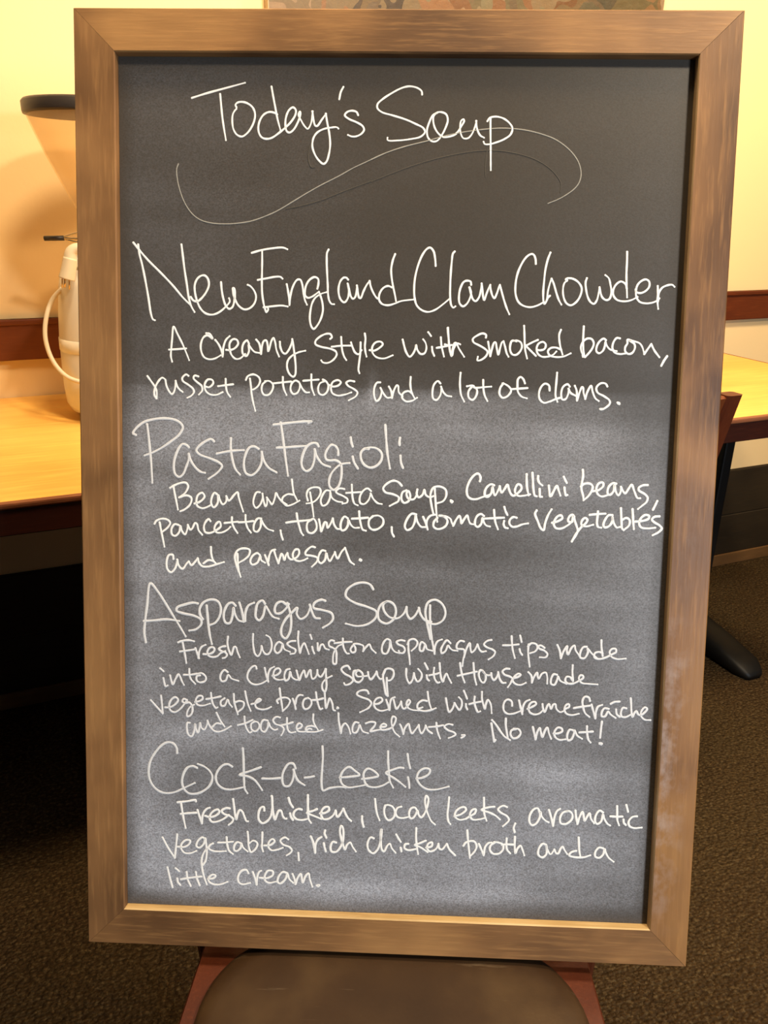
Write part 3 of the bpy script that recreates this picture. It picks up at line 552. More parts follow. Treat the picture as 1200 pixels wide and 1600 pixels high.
('Fagioli', 3.6, 'soft', 'Pasta Fagioli', "1839,5258 1915,5268 2037,5284 2159,5296 2202,5295 2172,5282|1906,5280 1922,5177 1941,5044 1961,4898 1980,4775|1873,5040 1953,5044 2064,5055 2162,5063|2270,5063 2254,5087 2217,5092 2162,5061 2120,4974 2109,4889 2128,4840 2159,4822 2202,4848 2231,4928 2234,5032|2234,5032 2255,4965 2312,4893 2383,4868|2460,4984 2457,5031 2432,5067 2395,5078 2359,5041 2335,4979 2348,4937 2385,4929 2434,4932 2471,4915 2490,4885 2495,4811 2486,4738 2462,4676 2420,4648 2386,4674 2375,4723 2393,4797 2447,4865 2496,4897 2569,4909|2577,5152 2584,5106 2597,5066|2599,4970 2612,4918 2650,4858|2750,5047 2713,5048 2677,5011 2679,4950 2710,4896 2772,4869 2833,4892 2874,4948 2873,5009 2836,5048 2774,5062 2713,5048|2904,5276 2913,5162 2928,5016 2956,4865|3047,5158 3041,5122 3044,5089|3054,4989 3061,4922 3081,4873"),
('Bean', 3.3, 'bright', 'Bean and pasta soup. Canellini beans,', "839,4632 870,4651 927,4677 989,4685 1014,4655 989,4592 926,4541|926,4541 1001,4562 1045,4538 1032,4475 976,4424 938,4407|870,4645 883,4577 898,4503 913,4423|1076,4485 1113,4496 1157,4528 1173,4559 1151,4590 1111,4570 1094,4520 1101,4465 1150,4441 1200,4455 1244,4480|1294,4581 1269,4593 1244,4549 1238,4486 1263,4452 1300,4494 1306,4575 1325,4520 1350,4483 1381,4508 1385,4564|1385,4564 1406,4521 1424,4531 1462,4579 1493,4604 1505,4555 1524,4493 1549,4419"),
('and', 3.0, 'bright', 'Bean and pasta soup. Canellini beans,', "1710,4609 1679,4608 1654,4558 1648,4496 1673,4457 1710,4485 1735,4548 1735,4597|1735,4597 1747,4523 1766,4474 1779,4499 1778,4561|1778,4561 1803,4525 1828,4494 1853,4551 1867,4606 1890,4564 1940,4509 1971,4485 2026,4499 2094,4538|2018,4739 2025,4678 2038,4604 2069,4543|2032,4592 1982,4597 1933,4565 1927,4528 1971,4498"),
('pasta', 3.0, 'bright', 'Bean and pasta soup. Canellini beans,', "2174,4540 2161,4595 2179,4645 2228,4668 2284,4662 2297,4623 2267,4560 2218,4522 2162,4511|2194,4620 2205,4559 2218,4485 2232,4386|2389,4637 2352,4642 2316,4598 2298,4536 2317,4494 2354,4507 2384,4563 2389,4625 2402,4576 2452,4540 2508,4531|2524,4659 2481,4664 2444,4638 2451,4620 2513,4591 2556,4561 2551,4530 2508,4517|2595,4703 2598,4642 2606,4568 2625,4519 2656,4505|2543,4622 2611,4627 2684,4634|2780,4646 2745,4670 2703,4644 2673,4582 2680,4527 2717,4519 2759,4560 2777,4622|2777,4622 2802,4573 2846,4531 2886,4523"),
('soup.', 3.4, 'bright', 'Bean and pasta soup. Canellini beans,', "3073,4704 3038,4738 2989,4749 2928,4717 2896,4673 2918,4637 2991,4620 3047,4591 3042,4554 3000,4528 2963,4507|3119,4660 3083,4641 3072,4579 3097,4540 3140,4556 3157,4606 3138,4654 3120,4630 3139,4581 3189,4576 3218,4620 3223,4669|3223,4671 3218,4626 3237,4595 3273,4621 3290,4670 3304,4622 3347,4598 3377,4611|3388,4685 3396,4599 3405,4501 3421,4366|3382,4439 3361,4525 3349,4623 3375,4691 3436,4704 3492,4675 3499,4614 3470,4564 3416,4544|3545,4574 3561,4565 3555,4554 3545,4563"),
('Canellini', 3.6, 'bright', 'Bean and pasta soup. Canellini beans,', "3816,4764 3821,4794 3806,4830 3783,4834 3743,4801 3709,4741 3694,4677 3703,4622 3732,4595 3787,4591 3841,4611 3913,4636|3951,4728 3923,4737 3888,4713 3866,4667 3872,4621 3895,4617 3926,4650 3938,4710 3948,4664 3963,4630 3989,4674 4006,4720|4006,4720 4013,4684 4026,4661 4052,4694 4078,4736 4093,4695 4113,4650 4136,4632 4176,4656 4211,4698 4206,4730 4178,4743 4156,4710 4153,4664 4182,4633 4232,4634 4295,4649|4256,4840 4258,4781 4265,4708 4282,4640|4310,4855 4317,4782 4324,4709 4341,4637 4359,4632|4365,4825 4365,4793 4382,4756 4408,4737|4384,4702 4387,4665 4391,4629 4409,4629|4469,4736 4475,4695 4486,4635 4508,4668 4528,4714|4499,4643 4536,4725 4546,4736 4562,4696 4582,4645|4607,4823 4624,4788 4637,4766|4617,4722 4624,4677 4635,4647 4648,4652"),
('beans,', 3.5, 'bright', 'Bean and pasta soup. Canellini beans,', "4783,4893 4788,4833 4780,4772 4778,4711 4796,4650 4803,4605|4772,4736 4806,4762 4856,4763 4882,4739 4874,4693 4842,4641 4803,4605|4889,4693 4939,4704 4982,4746 4976,4776 4941,4770 4918,4724 4931,4669 4972,4644 5032,4661|5102,4769 5071,4773 5033,4737 5026,4676 5047,4661 5080,4697 5087,4758 5100,4698 5127,4658 5146,4689 5148,4740|5148,4740 5165,4705 5191,4680 5219,4721 5247,4762 5275,4702 5309,4637 5334,4637|5397,4763 5352,4759 5314,4733 5320,4708 5371,4679 5403,4644 5395,4603 5357,4567 5319,4534|5495,4614 5477,4570 5459,4529"),
('pancetta,', 3.3, 'bright', 'pancetta, tomato, aromatic vegetables', "684,4280 699,4305 750,4329 812,4321 837,4290 812,4246 755,4198|734,4294 743,4238 761,4150 779,4057|919,4273 881,4279 850,4234 855,4178 887,4166 925,4205 935,4267 950,4218 981,4181 1000,4219 1010,4276|1010,4276 1031,4232 1050,4239 1081,4296 1100,4284 1113,4228 1150,4183|1231,4318 1213,4337 1181,4305 1166,4254 1181,4209 1225,4202 1300,4239 1331,4271 1319,4314 1288,4295 1269,4244 1288,4211 1338,4209 1400,4241 1425,4267|1440,4361 1440,4311 1462,4256 1494,4209|1369,4303 1437,4311 1500,4319|1572,4385 1574,4321 1593,4259 1625,4216|1506,4313 1574,4318 1649,4329|1724,4355 1692,4355 1655,4298 1656,4235 1687,4226 1718,4274 1724,4343 1743,4306 1786,4257 1842,4238|1913,4244 1921,4198 1936,4155"),
('tomato,', 3.4, 'bright', 'pancetta, tomato, aromatic vegetables', "2068,4413 2075,4360 2094,4288 2115,4226 2133,4204|1969,4321 2036,4333 2119,4342 2191,4352|2212,4355 2176,4331 2166,4279 2182,4233 2223,4227 2259,4266 2258,4323 2232,4364 2201,4353|2284,4360 2295,4303 2306,4243 2321,4283 2341,4335 2356,4330 2367,4279 2388,4305 2417,4373|2417,4373 2429,4317 2460,4274 2486,4272|2562,4377 2530,4394 2500,4349 2493,4292 2507,4259 2538,4268 2563,4310 2567,4361 2588,4321 2625,4288 2671,4290|2670,4448 2674,4395 2688,4323 2707,4272 2738,4262|2603,4375 2675,4380 2757,4389|2802,4403 2767,4366 2768,4304 2800,4274 2851,4281 2901,4328 2900,4380 2859,4410 2802,4406|2986,4302 2990,4248 3009,4212"),
('aromatic', 3.4, 'bright', 'pancetta, tomato, aromatic vegetables', "3217,4432 3174,4436 3126,4371 3112,4309 3134,4278 3177,4298 3206,4361 3214,4423 3231,4361 3269,4313 3306,4311|3285,4409 3311,4351 3331,4289|3318,4314 3322,4376 3352,4420 3400,4433|3421,4403 3390,4365 3387,4319 3420,4296 3465,4302 3506,4331 3518,4378 3490,4414 3453,4427 3434,4422 3499,4419 3545,4397 3560,4360 3575,4331|3575,4331 3601,4389 3632,4427 3646,4390 3652,4353 3674,4391 3705,4433 3720,4392 3739,4355 3776,4349|3865,4432 3837,4450 3805,4435 3784,4393 3785,4342 3809,4325 3840,4353 3852,4413 3867,4368 3891,4340 3925,4332|3959,4492 3965,4435 3977,4370 4002,4308|3875,4407 3966,4414 4057,4420|4056,4524 4069,4483 4088,4447|4059,4389 4055,4358 4070,4326 4096,4320|4176,4423 4144,4428 4113,4401 4110,4364 4138,4335 4179,4338 4233,4360 4287,4371"),
('vegetables', 3.6, 'bright', 'pancetta, tomato, aromatic vegetables', "4364,4497 4350,4466 4378,4395 4411,4325 4437,4310 4449,4377 4476,4459 4505,4511|4515,4383 4560,4395 4609,4427 4603,4452 4573,4451 4539,4410 4531,4368 4552,4333 4603,4329 4662,4361 4706,4398|4721,4445 4703,4465 4674,4444 4666,4402 4696,4393 4714,4455 4726,4414 4749,4353 4761,4313 4743,4261 4710,4209|4710,4209 4747,4282 4794,4349 4833,4386 4847,4417 4826,4437 4797,4411 4793,4370 4834,4355 4904,4373|4944,4501 4941,4450 4939,4389 4951,4353 4981,4347|4868,4467 4940,4476 5015,4482|5081,4469 5046,4468 5013,4421 5000,4370 5016,4350 5056,4366 5084,4413 5082,4454 5094,4403 5127,4352 5157,4358|5158,4537 5163,4476 5170,4405 5178,4344 5194,4329|5174,4425 5213,4446 5244,4427 5242,4376 5194,4329|5267,4531 5275,4458 5281,4397 5289,4341|5300,4413 5355,4419 5419,4441 5428,4467 5392,4479 5349,4445 5336,4393 5358,4358 5419,4350 5489,4359|5523,4469 5478,4463 5454,4437 5476,4412 5527,4383 5551,4353 5521,4316 5470,4287"),
('and', 3.4, 'bright', 'and parmesan.', "867,3939 861,3977 823,3976 800,3912 807,3837 841,3806 879,3839 904,3915 905,3934|905,3934 917,3878 955,3843 999,3899 1018,3918|1018,3918 1043,3881 1087,3926 1106,3952|1106,3952 1118,3908 1150,3874 1212,3873 1300,3900 1363,3921|1235,4065 1238,3999 1256,3937 1288,3900|1263,3925 1212,3936 1162,3903"),
('parmesan.', 3.3, 'bright', 'and parmesan.', "1507,3830 1482,3905 1469,3980 1494,4037 1550,4060 1613,4047 1607,3996 1563,3951 1507,3918|1494,4006 1498,3918 1507,3843 1526,3780|1713,3999 1688,4017 1644,3991 1620,3934 1639,3903 1689,3923 1719,3987 1726,3949 1764,3925|1763,4000 1782,3951 1801,3901|1795,3939 1807,4002 1831,4046 1863,4056|1852,4042 1868,3991 1895,3923|1895,3923 1910,3981 1925,4018 1936,4003 1952,3956 1967,4004 1982,4025|1982,4025 1993,3983 2019,3963 2071,3985 2096,4028 2086,4064 2055,4058 2034,4016 2045,3969 2092,3949 2144,3961 2177,3980|2248,4089 2215,4093 2158,4040 2159,4014 2216,4005 2273,3986 2268,3949 2222,3899|2350,4055 2319,4060 2288,4012 2284,3955 2310,3934 2346,3967 2360,4035 2371,3993 2393,3957 2423,4005 2443,4047|2443,4047 2454,4006 2470,3985 2505,4049 2540,4091|2540,4091 2562,4030 2594,3957 2629,3932|2687,3983 2700,3976 2692,3968 2682,3975"),
('Asparagus', 3.7, 'soft', 'Asparagus Soup', "589,3103 574,3193 584,3322 605,3476 638,3693 707,3619 782,3506 858,3381 921,3280 984,3173|572,3315 680,3324 794,3338 923,3325|1105,3505 1061,3511 972,3489 902,3459 896,3426 959,3403 1073,3380 1136,3344 1139,3299 1085,3246 1022,3232|1193,3486 1200,3403 1212,3276 1225,3186 1244,3104|1155,3351 1130,3388 1124,3452 1162,3517 1237,3548 1301,3533 1332,3471 1320,3381 1275,3316 1231,3296|1477,3494 1445,3522 1408,3511 1370,3446 1361,3370 1383,3319 1421,3320 1446,3385 1458,3474 1471,3411 1509,3348 1553,3337|1515,3524 1540,3438 1559,3337|1572,3344 1575,3427 1603,3497 1659,3528|1766,3521 1741,3552 1697,3525 1676,3442 1679,3379 1711,3354 1748,3400 1773,3496 1792,3471 1842,3396 1903,3375|1978,3517 1932,3546 1887,3530 1862,3475 1873,3430 1918,3431 1971,3478 2001,3525|1986,3533 2017,3426 2025,3334 2011,3241 1971,3181 1935,3208 1927,3270 1964,3363 2032,3442 2084,3489 2078,3428 2116,3380 2176,3415 2213,3508|2205,3523 2229,3447 2260,3395 2305,3391|2356,3566 2318,3576 2250,3540 2243,3494 2334,3473 2418,3445 2434,3392 2404,3345 2337,3300"),
('Soup', 3.5, 'soft', 'Asparagus Soup', "2820,3693 2789,3738 2721,3756 2632,3734 2565,3678 2555,3617 2635,3558 2771,3516 2855,3473 2848,3411 2774,3348 2669,3325 2560,3346|2958,3578 2898,3543 2870,3466 2886,3390 2955,3358 3022,3401 3045,3486 3018,3554 2958,3578 2921,3544 2930,3483 2984,3423 3059,3413 3118,3457 3147,3527|3147,3527 3153,3458 3187,3411 3231,3445 3267,3515|3267,3523 3283,3462 3330,3402 3390,3389|3374,3549 3376,3450 3384,3327 3403,3198|3387,3220 3353,3357 3330,3494 3355,3579 3422,3606 3490,3567 3525,3484 3502,3407 3436,3367 3360,3373"),
('Fresh', 3.4, 'bright', 'Fresh Washington asparagus tips made', "911,3111 950,3127 1017,3135 1068,3126|954,3114 966,3046 979,2978 990,2905|928,3019 1000,3031 1076,3045|1081,3058 1098,3007 1117,2956|1110,2960 1119,3025 1144,3073 1182,3094|1161,3000 1203,3000 1254,3020 1271,3051 1254,3072 1220,3062 1199,3023 1208,2989 1246,2973 1297,2983 1330,3014 1377,3037|1377,3086 1343,3079 1313,3056 1339,3036 1377,3024 1394,2999 1377,2972 1352,2965|1404,3183 1398,3119 1411,3051 1436,3000 1449,3035 1465,3082 1482,3079 1499,3028 1521,2979"),
('Washington', 3.2, 'bright', 'Fresh Washington asparagus tips made', "1652,3216 1649,3161 1655,3084 1672,3016 1698,2995 1723,3026 1735,3099|1735,3099 1748,3052 1774,3019 1803,3020 1832,3072 1832,3140 1814,3187 1781,3207|1940,3127 1906,3144 1871,3107 1864,3060 1889,3031 1924,3056 1944,3121 1958,3075 2016,3047|2067,3160 2021,3153 1987,3128 2016,3100 2068,3072 2063,3037 2022,3027|2097,3255 2093,3184 2102,3103 2115,3038 2126,3091 2154,3139 2178,3093 2201,3033|2213,3225 2228,3183|2233,3106 2241,3071 2255,3039|2286,3143 2291,3073 2299,3067 2316,3121 2338,3133 2362,3093 2397,3082|2447,3171 2418,3176 2396,3152 2402,3117 2437,3101 2466,3078 2473,3008 2468,2943 2445,2942 2438,2995 2449,3060 2488,3120 2528,3139|2453,3148 2534,3160 2620,3167|2533,3197 2534,3139 2552,3081 2576,3049 2595,3049|2626,3124 2609,3088 2627,3060 2656,3072 2655,3113 2637,3142 2672,3149 2718,3139 2735,3127 2733,3077|2733,3077 2764,3122 2792,3147 2816,3101 2857,3064"),
('asparagus', 3.2, 'bright', 'Fresh Washington asparagus tips made', "2993,3194 2964,3204 2931,3168 2915,3104 2927,3063 2962,3060 2989,3117 2997,3188 3012,3118 3047,3078 3088,3068|3136,3192 3096,3197 3057,3178 3074,3155 3126,3133 3141,3099 3122,3069 3088,3074 3081,3091|3173,3170 3175,3100 3186,3030 3193,2960|3166,3158 3182,3199 3227,3212 3260,3184 3252,3143 3207,3095|3331,3169 3302,3185 3284,3150 3290,3097 3316,3098 3337,3163 3355,3117 3407,3101|3405,3194 3418,3130 3431,3070|3430,3090 3434,3148 3456,3196 3499,3217|3582,3182 3547,3210 3514,3168 3492,3115 3499,3080 3533,3099 3560,3158 3577,3135 3606,3113 3652,3108|3712,3203 3678,3208 3645,3172 3646,3131 3686,3127 3714,3122 3721,3081 3710,3022 3705,2958|3717,3046 3742,3140 3769,3188 3776,3141 3789,3097 3817,3119 3844,3178|3844,3178 3862,3132 3886,3107 3928,3113|3978,3226 3939,3216 3906,3180 3935,3152 3993,3130 4016,3108 4001,3066 3956,3032"),
('tips', 3.2, 'bright', 'Fresh Washington asparagus tips made', "4171,3269 4177,3200 4187,3130 4210,3052|4092,3176 4169,3179 4242,3190|4253,3277 4269,3214|4252,3144 4262,3109 4280,3086|4338,3193 4335,3123 4343,3053 4356,2972|4333,3175 4366,3205 4411,3195 4424,3161 4403,3125 4355,3106|4492,3163 4457,3185 4435,3178 4441,3155 4493,3134 4523,3100 4507,3070 4450,3068"),
('made', 3.3, 'bright', 'Fresh Washington asparagus tips made', "4615,3195 4640,3138 4654,3065|4654,3065 4679,3139 4711,3187 4708,3140 4721,3102 4751,3170 4779,3194 4792,3148 4828,3097|4897,3186 4864,3180 4838,3127 4840,3078 4880,3072 4911,3135 4904,3169 4951,3118 4998,3079|5035,3254 5038,3191 5054,3098|5052,3127 5018,3138 4979,3125 4975,3084 5021,3068 5077,3082 5143,3118 5181,3143 5174,3172 5140,3171 5119,3141 5138,3095 5190,3073 5277,3080"),
('into', 3.3, 'bright', 'into a creamy soup with Housemade', "729,2843 764,2814|761,2746 771,2692 782,2662 803,2672|828,2775 838,2727 854,2684 881,2739 913,2789 929,2762 945,2720 966,2682|1020,2846 1020,2798 1035,2744 1078,2697|966,2785 1025,2787 1099,2800|1126,2785 1094,2773 1094,2730 1131,2713 1179,2732 1184,2770 1142,2807 1099,2800"),
('a', 3.3, 'bright', 'into a creamy soup with Housemade', "1401,2826 1370,2846 1338,2813 1327,2764 1343,2732 1380,2739 1407,2799 1439,2762 1508,2740"),
('creamy', 3.2, 'bright', 'into a creamy soup with Housemade', "1687,2870 1676,2896 1645,2887 1603,2827 1598,2767 1635,2720 1682,2708 1741,2723 1788,2752|1768,2880 1782,2811 1804,2741|1798,2752 1803,2822 1824,2871 1861,2894|1846,2802 1893,2814 1924,2853 1908,2879 1872,2867 1853,2818 1867,2776 1915,2763 1967,2773|2014,2877 1982,2865 1962,2806 1973,2757 2004,2775 2019,2850 2036,2797 2073,2771 2104,2769|2082,2863 2093,2820 2110,2767 2130,2822 2156,2865 2167,2823 2178,2796 2203,2856 2219,2873 2225,2825 2241,2782 2272,2805 2287,2875|2287,2875 2293,2827 2320,2806 2346,2839 2366,2888|2371,2888 2372,2829 2376,2776 2379,2711 2364,2657 2342,2678 2336,2731 2367,2781 2430,2820"),
('soup', 3.4, 'bright', 'into a creamy soup with Housemade', "2607,2895 2586,2924 2544,2915 2523,2888 2555,2846 2614,2815 2640,2784 2609,2745 2562,2733 2552,2751|2691,2882 2649,2875 2640,2827 2661,2774 2698,2764 2734,2803 2728,2856 2686,2884 2665,2849 2682,2823 2734,2824 2776,2831|2785,2869 2792,2826 2813,2795 2844,2828 2869,2877|2869,2877 2880,2834 2907,2803 2928,2809|2952,2890 2933,2836 2945,2751 2968,2644 2984,2634|2970,2816 2971,2751 2984,2634|2932,2847 2957,2901 2994,2911 3031,2893 3035,2839 3007,2795 2970,2789"),
('with', 3.3, 'bright', 'into a creamy soup with Housemade', "3159,2913 3160,2843 3179,2785 3195,2769 3221,2802 3235,2872|3235,2872 3246,2824 3273,2788 3304,2816 3310,2869 3275,2916|3338,2975 3369,2916|3360,2855 3366,2817 3384,2802|3431,2932 3427,2873 3445,2809 3471,2783 3487,2789|3386,2856 3443,2868 3489,2885|3482,2981 3489,2907 3501,2832 3518,2795 3532,2839 3552,2877 3574,2835 3601,2787"),
('Housemade', 3.3, 'bright', 'into a creamy soup with Housemade', "3681,2987 3691,2924 3709,2850 3731,2795|3662,2859 3754,2883 3847,2907|3811,2991 3818,2917 3828,2843 3846,2777|3915,2904 3883,2924 3866,2887 3886,2818 3913,2797 3933,2825 3931,2878 3899,2920 3925,2888 3957,2873 3988,2880|3987,2896 3994,2853 4016,2827 4045,2865 4054,2908|4054,2908 4067,2850 4099,2803 4130,2804|4162,2944 4125,2943 4095,2915 4117,2884 4164,2869 4191,2849 4177,2800 4153,2762|4201,2849 4247,2866 4272,2889 4251,2899 4216,2871 4197,2828 4224,2796 4276,2787 4325,2810|4346,2917 4376,2881 4384,2815|4384,2815 4402,2871 4431,2915 4438,2872 4449,2857 4478,2906 4514,2917 4529,2875 4532,2809|4623,2900 4592,2904 4568,2855 4570,2807 4601,2798 4625,2846 4634,2884 4656,2842 4719,2812|4771,3000 4770,2936 4780,2841|4774,2851 4747,2882 4716,2881 4705,2844 4729,2818 4781,2817 4831,2842 4876,2876 4875,2897 4849,2901 4835,2869 4863,2827 4925,2819 5018,2816"),
('vegetable', 3.3, 'bright', 'vegetable broth. Served with creme-fraiche', "634,2516 682,2461 751,2385|751,2385 746,2463 736,2567|778,2448 821,2449 880,2484 907,2529 880,2555 837,2526 816,2466 831,2417 874,2402 928,2437 971,2492 997,2531|997,2526 965,2541 949,2514 976,2498 1019,2505 1045,2473 1050,2419 1029,2374 997,2363 997,2406 1024,2456 1067,2485|1077,2512 1125,2525 1152,2547 1147,2574 1109,2573 1083,2529 1099,2486 1152,2477 1226,2501|1235,2610 1242,2545 1258,2491 1285,2457 1301,2465|1189,2545 1258,2558 1333,2578|1370,2560 1333,2526 1338,2483 1370,2484 1402,2545 1418,2507 1445,2475|1462,2606 1466,2530 1482,2466 1503,2401|1471,2520 1519,2537 1561,2523 1556,2474 1503,2423|1575,2637 1588,2567 1609,2492 1631,2440|1639,2509 1694,2527 1731,2555 1715,2566 1678,2526 1684,2478 1737,2458 1790,2465 1834,2488"),
('broth.', 3.3, 'bright', 'vegetable broth. Served with creme-fraiche', "1917,2677 1926,2599 1938,2524 1949,2448|1901,2528 1890,2550 1927,2578 1985,2585 2020,2559 2001,2504 1949,2448|2048,2576 2065,2528 2078,2472|2075,2528 2085,2583 2111,2616 2146,2615|2201,2589 2164,2575 2147,2520 2166,2477 2202,2484 2234,2534 2222,2577 2191,2588|2276,2649 2286,2579 2308,2504 2324,2477 2342,2488|2242,2569 2296,2574 2349,2591|2362,2646 2368,2570 2377,2490 2397,2550 2412,2593 2439,2540 2451,2476 2467,2471|2492,2504 2500,2497 2487,2493"),
('Served', 3.2, 'bright', 'vegetable broth. Served with creme-fraiche', "2795,2654 2779,2681 2736,2685 2690,2665 2680,2640 2727,2614 2796,2590 2823,2558 2798,2509 2751,2480 2714,2461|2855,2548 2896,2555 2932,2589 2916,2615 2874,2603 2849,2554 2866,2506 2919,2482 2992,2499|2969,2595 2986,2547 3003,2494|3003,2494 3007,2559 3021,2608 3054,2625|3042,2598 3054,2550 3071,2507 3091,2529 3116,2584|3116,2584 3122,2541 3144,2509 3190,2554 3205,2587 3189,2602 3169,2564 3180,2527 3223,2503 3286,2498|3367,2597 3325,2601 3279,2562 3280,2519 3316,2526 3327,2532|3373,2689 3382,2625 3394,2571 3411,2523|3286,2503 3349,2494 3411,2507 3458,2528"),
('with', 3.3, 'bright', 'vegetable broth. Served with creme-fraiche', "3554,2630 3566,2566 3589,2492 3620,2525 3639,2585|3639,2585 3661,2548 3688,2516 3710,2560 3706,2614 3679,2645|3727,2711 3760,2632|3751,2578 3752,2551 3766,2524|3834,2656 3831,2607 3848,2543 3871,2501 3893,2510|3785,2579 3836,2594 3893,2607|3903,2706 3906,2631 3920,2578 3937,2535 3946,2589 3965,2628 3993,2580 4004,2495"),
('creme', 3.3, 'bright', 'vegetable broth. Served with creme-fraiche', "4201,2576 4194,2619 4162,2637 4132,2622 4116,2573 4125,2520 4157,2494 4214,2496 4296,2531|4266,2632 4279,2579 4303,2494|4302,2515 4310,2580 4334,2623 4370,2641|4352,2549 4398,2572 4433,2600 4422,2621 4386,2614 4362,2571 4374,2517 4422,2495 4473,2510 4503,2543|4495,2602 4502,2559 4519,2522 4543,2587 4557,2604 4569,2578 4580,2556 4599,2600 4619,2606 4632,2558 4669,2527 4705,2539|4720,2561 4755,2584 4749,2610 4723,2599 4710,2550 4732,2513 4784,2501 4851,2517"),
('fraiche', 3.4, 'bright', 'vegetable broth. Served with creme-fraiche', "4953,2649 4941,2681 4905,2690 4881,2652 4889,2588 4912,2524 4955,2488|4802,2572 4873,2587 4955,2601|4970,2612 4989,2548 5013,2474|5013,2480 5015,2539 5033,2593 5073,2613|5137,2575 5096,2579 5072,2540 5074,2498 5105,2499 5133,2548 5155,2522 5208,2486|5155,2627 5190,2646 5239,2651|5209,2572 5217,2524 5247,2498|5306,2586 5275,2590 5257,2547 5264,2504 5301,2497 5351,2523|5344,2688 5351,2624 5358,2550 5372,2502 5386,2540 5405,2562 5422,2531 5444,2521 5483,2549 5507,2587 5486,2602 5456,2569 5449,2521 5487,2479 5544,2476"),
('and', 3.2, 'bright', 'and toasted hazelnuts. No meat!', "1023,2298 1000,2297 993,2242 1007,2177 1039,2158 1066,2212 1077,2289 1082,2245 1103,2197 1120,2257 1125,2301 1141,2247 1168,2232 1194,2282 1200,2326|1200,2326 1216,2282 1258,2229 1301,2214 1365,2233 1434,2277|1290,2410 1312,2362 1338,2314 1370,2271|1333,2297 1290,2301 1248,2262"),
('toasted', 3.1, 'bright', 'and toasted hazelnuts. No meat!', "1569,2381 1573,2316 1594,2251 1621,2217 1642,2226|1504,2290 1578,2311 1652,2349|1668,2330 1637,2307 1642,2248 1680,2232 1717,2277 1706,2321 1668,2336|1801,2346 1759,2350 1732,2300 1738,2245 1770,2230 1802,2280 1807,2329 1828,2281 1871,2252 1897,2262|1923,2382 1886,2387 1854,2353 1876,2315 1934,2296 1961,2269 1951,2225 1937,2200|1992,2379 1992,2319 2004,2254 2030,2231 2078,2240|1940,2304 2003,2320 2051,2338|2094,2268 2131,2286 2141,2313 2114,2329 2088,2295 2099,2252 2152,2243 2195,2250|2279,2296 2236,2306 2189,2293 2179,2260 2215,2278 2237,2273|2254,2426 2251,2372 2268,2318 2300,2270|2195,2244 2279,2247 2348,2271"),
('hazelnuts.', 3.2, 'bright', 'and toasted hazelnuts. No meat!', "2501,2445 2505,2369 2517,2304 2528,2239 2538,2305 2569,2344 2601,2307 2623,2240|2700,2354 2669,2358 2643,2309 2649,2254 2681,2255 2706,2311 2711,2333 2744,2268 2797,2251|2774,2351 2821,2367 2867,2359 2859,2327 2818,2271 2881,2284 2918,2291|2922,2318 2970,2325 2974,2341 2943,2351 2917,2318 2928,2291 2975,2293 3028,2316 3063,2377 3067,2415 3041,2430 3026,2397 3032,2332 3060,2268 3108,2226|3111,2351 3128,2314 3145,2255|3145,2255 3159,2315 3195,2360 3206,2317 3229,2263 3259,2297 3295,2352|3295,2352 3301,2309 3323,2266 3353,2311 3363,2349|3363,2349 3385,2301 3428,2270|3467,2380 3474,2315 3491,2261 3508,2221|3395,2334 3468,2342 3535,2358|3626,2365 3582,2370 3546,2344 3584,2308 3642,2288 3659,2267 3628,2244 3592,2230|3717,2236 3743,2253 3748,2264 3721,2264"),
('No', 3.5, 'bright', 'and toasted hazelnuts. No meat!', "4005,2392 4021,2301 4039,2209|4039,2209 4052,2226|4011,2425 4052,2378 4096,2314 4139,2262 4193,2229|4145,2445 4146,2381 4159,2305 4171,2246|4246,2341 4205,2329 4196,2285 4223,2248 4270,2261 4294,2305 4272,2342 4225,2346"),
('meat!', 3.5, 'bright', 'and toasted hazelnuts. No meat!', "4411,2368 4424,2314 4442,2245|4442,2245 4455,2316 4479,2360 4491,2317 4509,2269 4527,2329 4552,2367 4570,2309 4593,2255|4616,2310 4658,2312 4698,2335 4692,2361 4655,2371 4621,2321 4633,2273 4676,2247 4733,2255|4801,2349 4770,2353 4747,2293 4759,2245 4790,2257 4813,2317 4817,2349 4845,2296 4893,2266|4936,2394 4939,2332 4956,2257 4978,2231|4866,2329 4926,2334 4996,2342|5078,2446 5072,2369 5068,2282|5066,2228 5087,2224 5082,2216 5066,2220"),
('Cock', 3.6, 'soft', 'Cock-a-Leekie', "895,1983 891,2031 858,2078 804,2090 744,2061 676,1982 628,1898 607,1807 613,1710 653,1628 720,1575 794,1561 876,1578 970,1626 1071,1678|1095,1836 1052,1853 998,1835 957,1764 943,1681 963,1612 1010,1569 1078,1565 1159,1598 1226,1663 1249,1747 1226,1802 1173,1848 1103,1877|1447,1862 1407,1884 1360,1875 1307,1818 1283,1748 1300,1680 1354,1633 1428,1622 1515,1639 1575,1655|1554,2054 1561,1951 1564,1827 1568,1717 1575,1634 1602,1591|1735,1865 1642,1827 1521,1778 1602,1767 1669,1734 1709,1688 1750,1629"),
('hyphen', 3.6, 'soft', 'Cock-a-Leekie', "1752,1749 1843,1750 1933,1761"),
('a', 3.6, 'soft', 'Cock-a-Leekie', "2082,1867 2061,1911 2015,1912 1962,1828 1950,1745 1970,1683 2017,1681 2056,1748 2066,1852|2062,1852 2076,1804 2110,1737 2174,1695"),
('hyphen', 3.4, 'soft', 'Cock-a-Leekie', "2176,1773 2219,1779 2269,1791"),
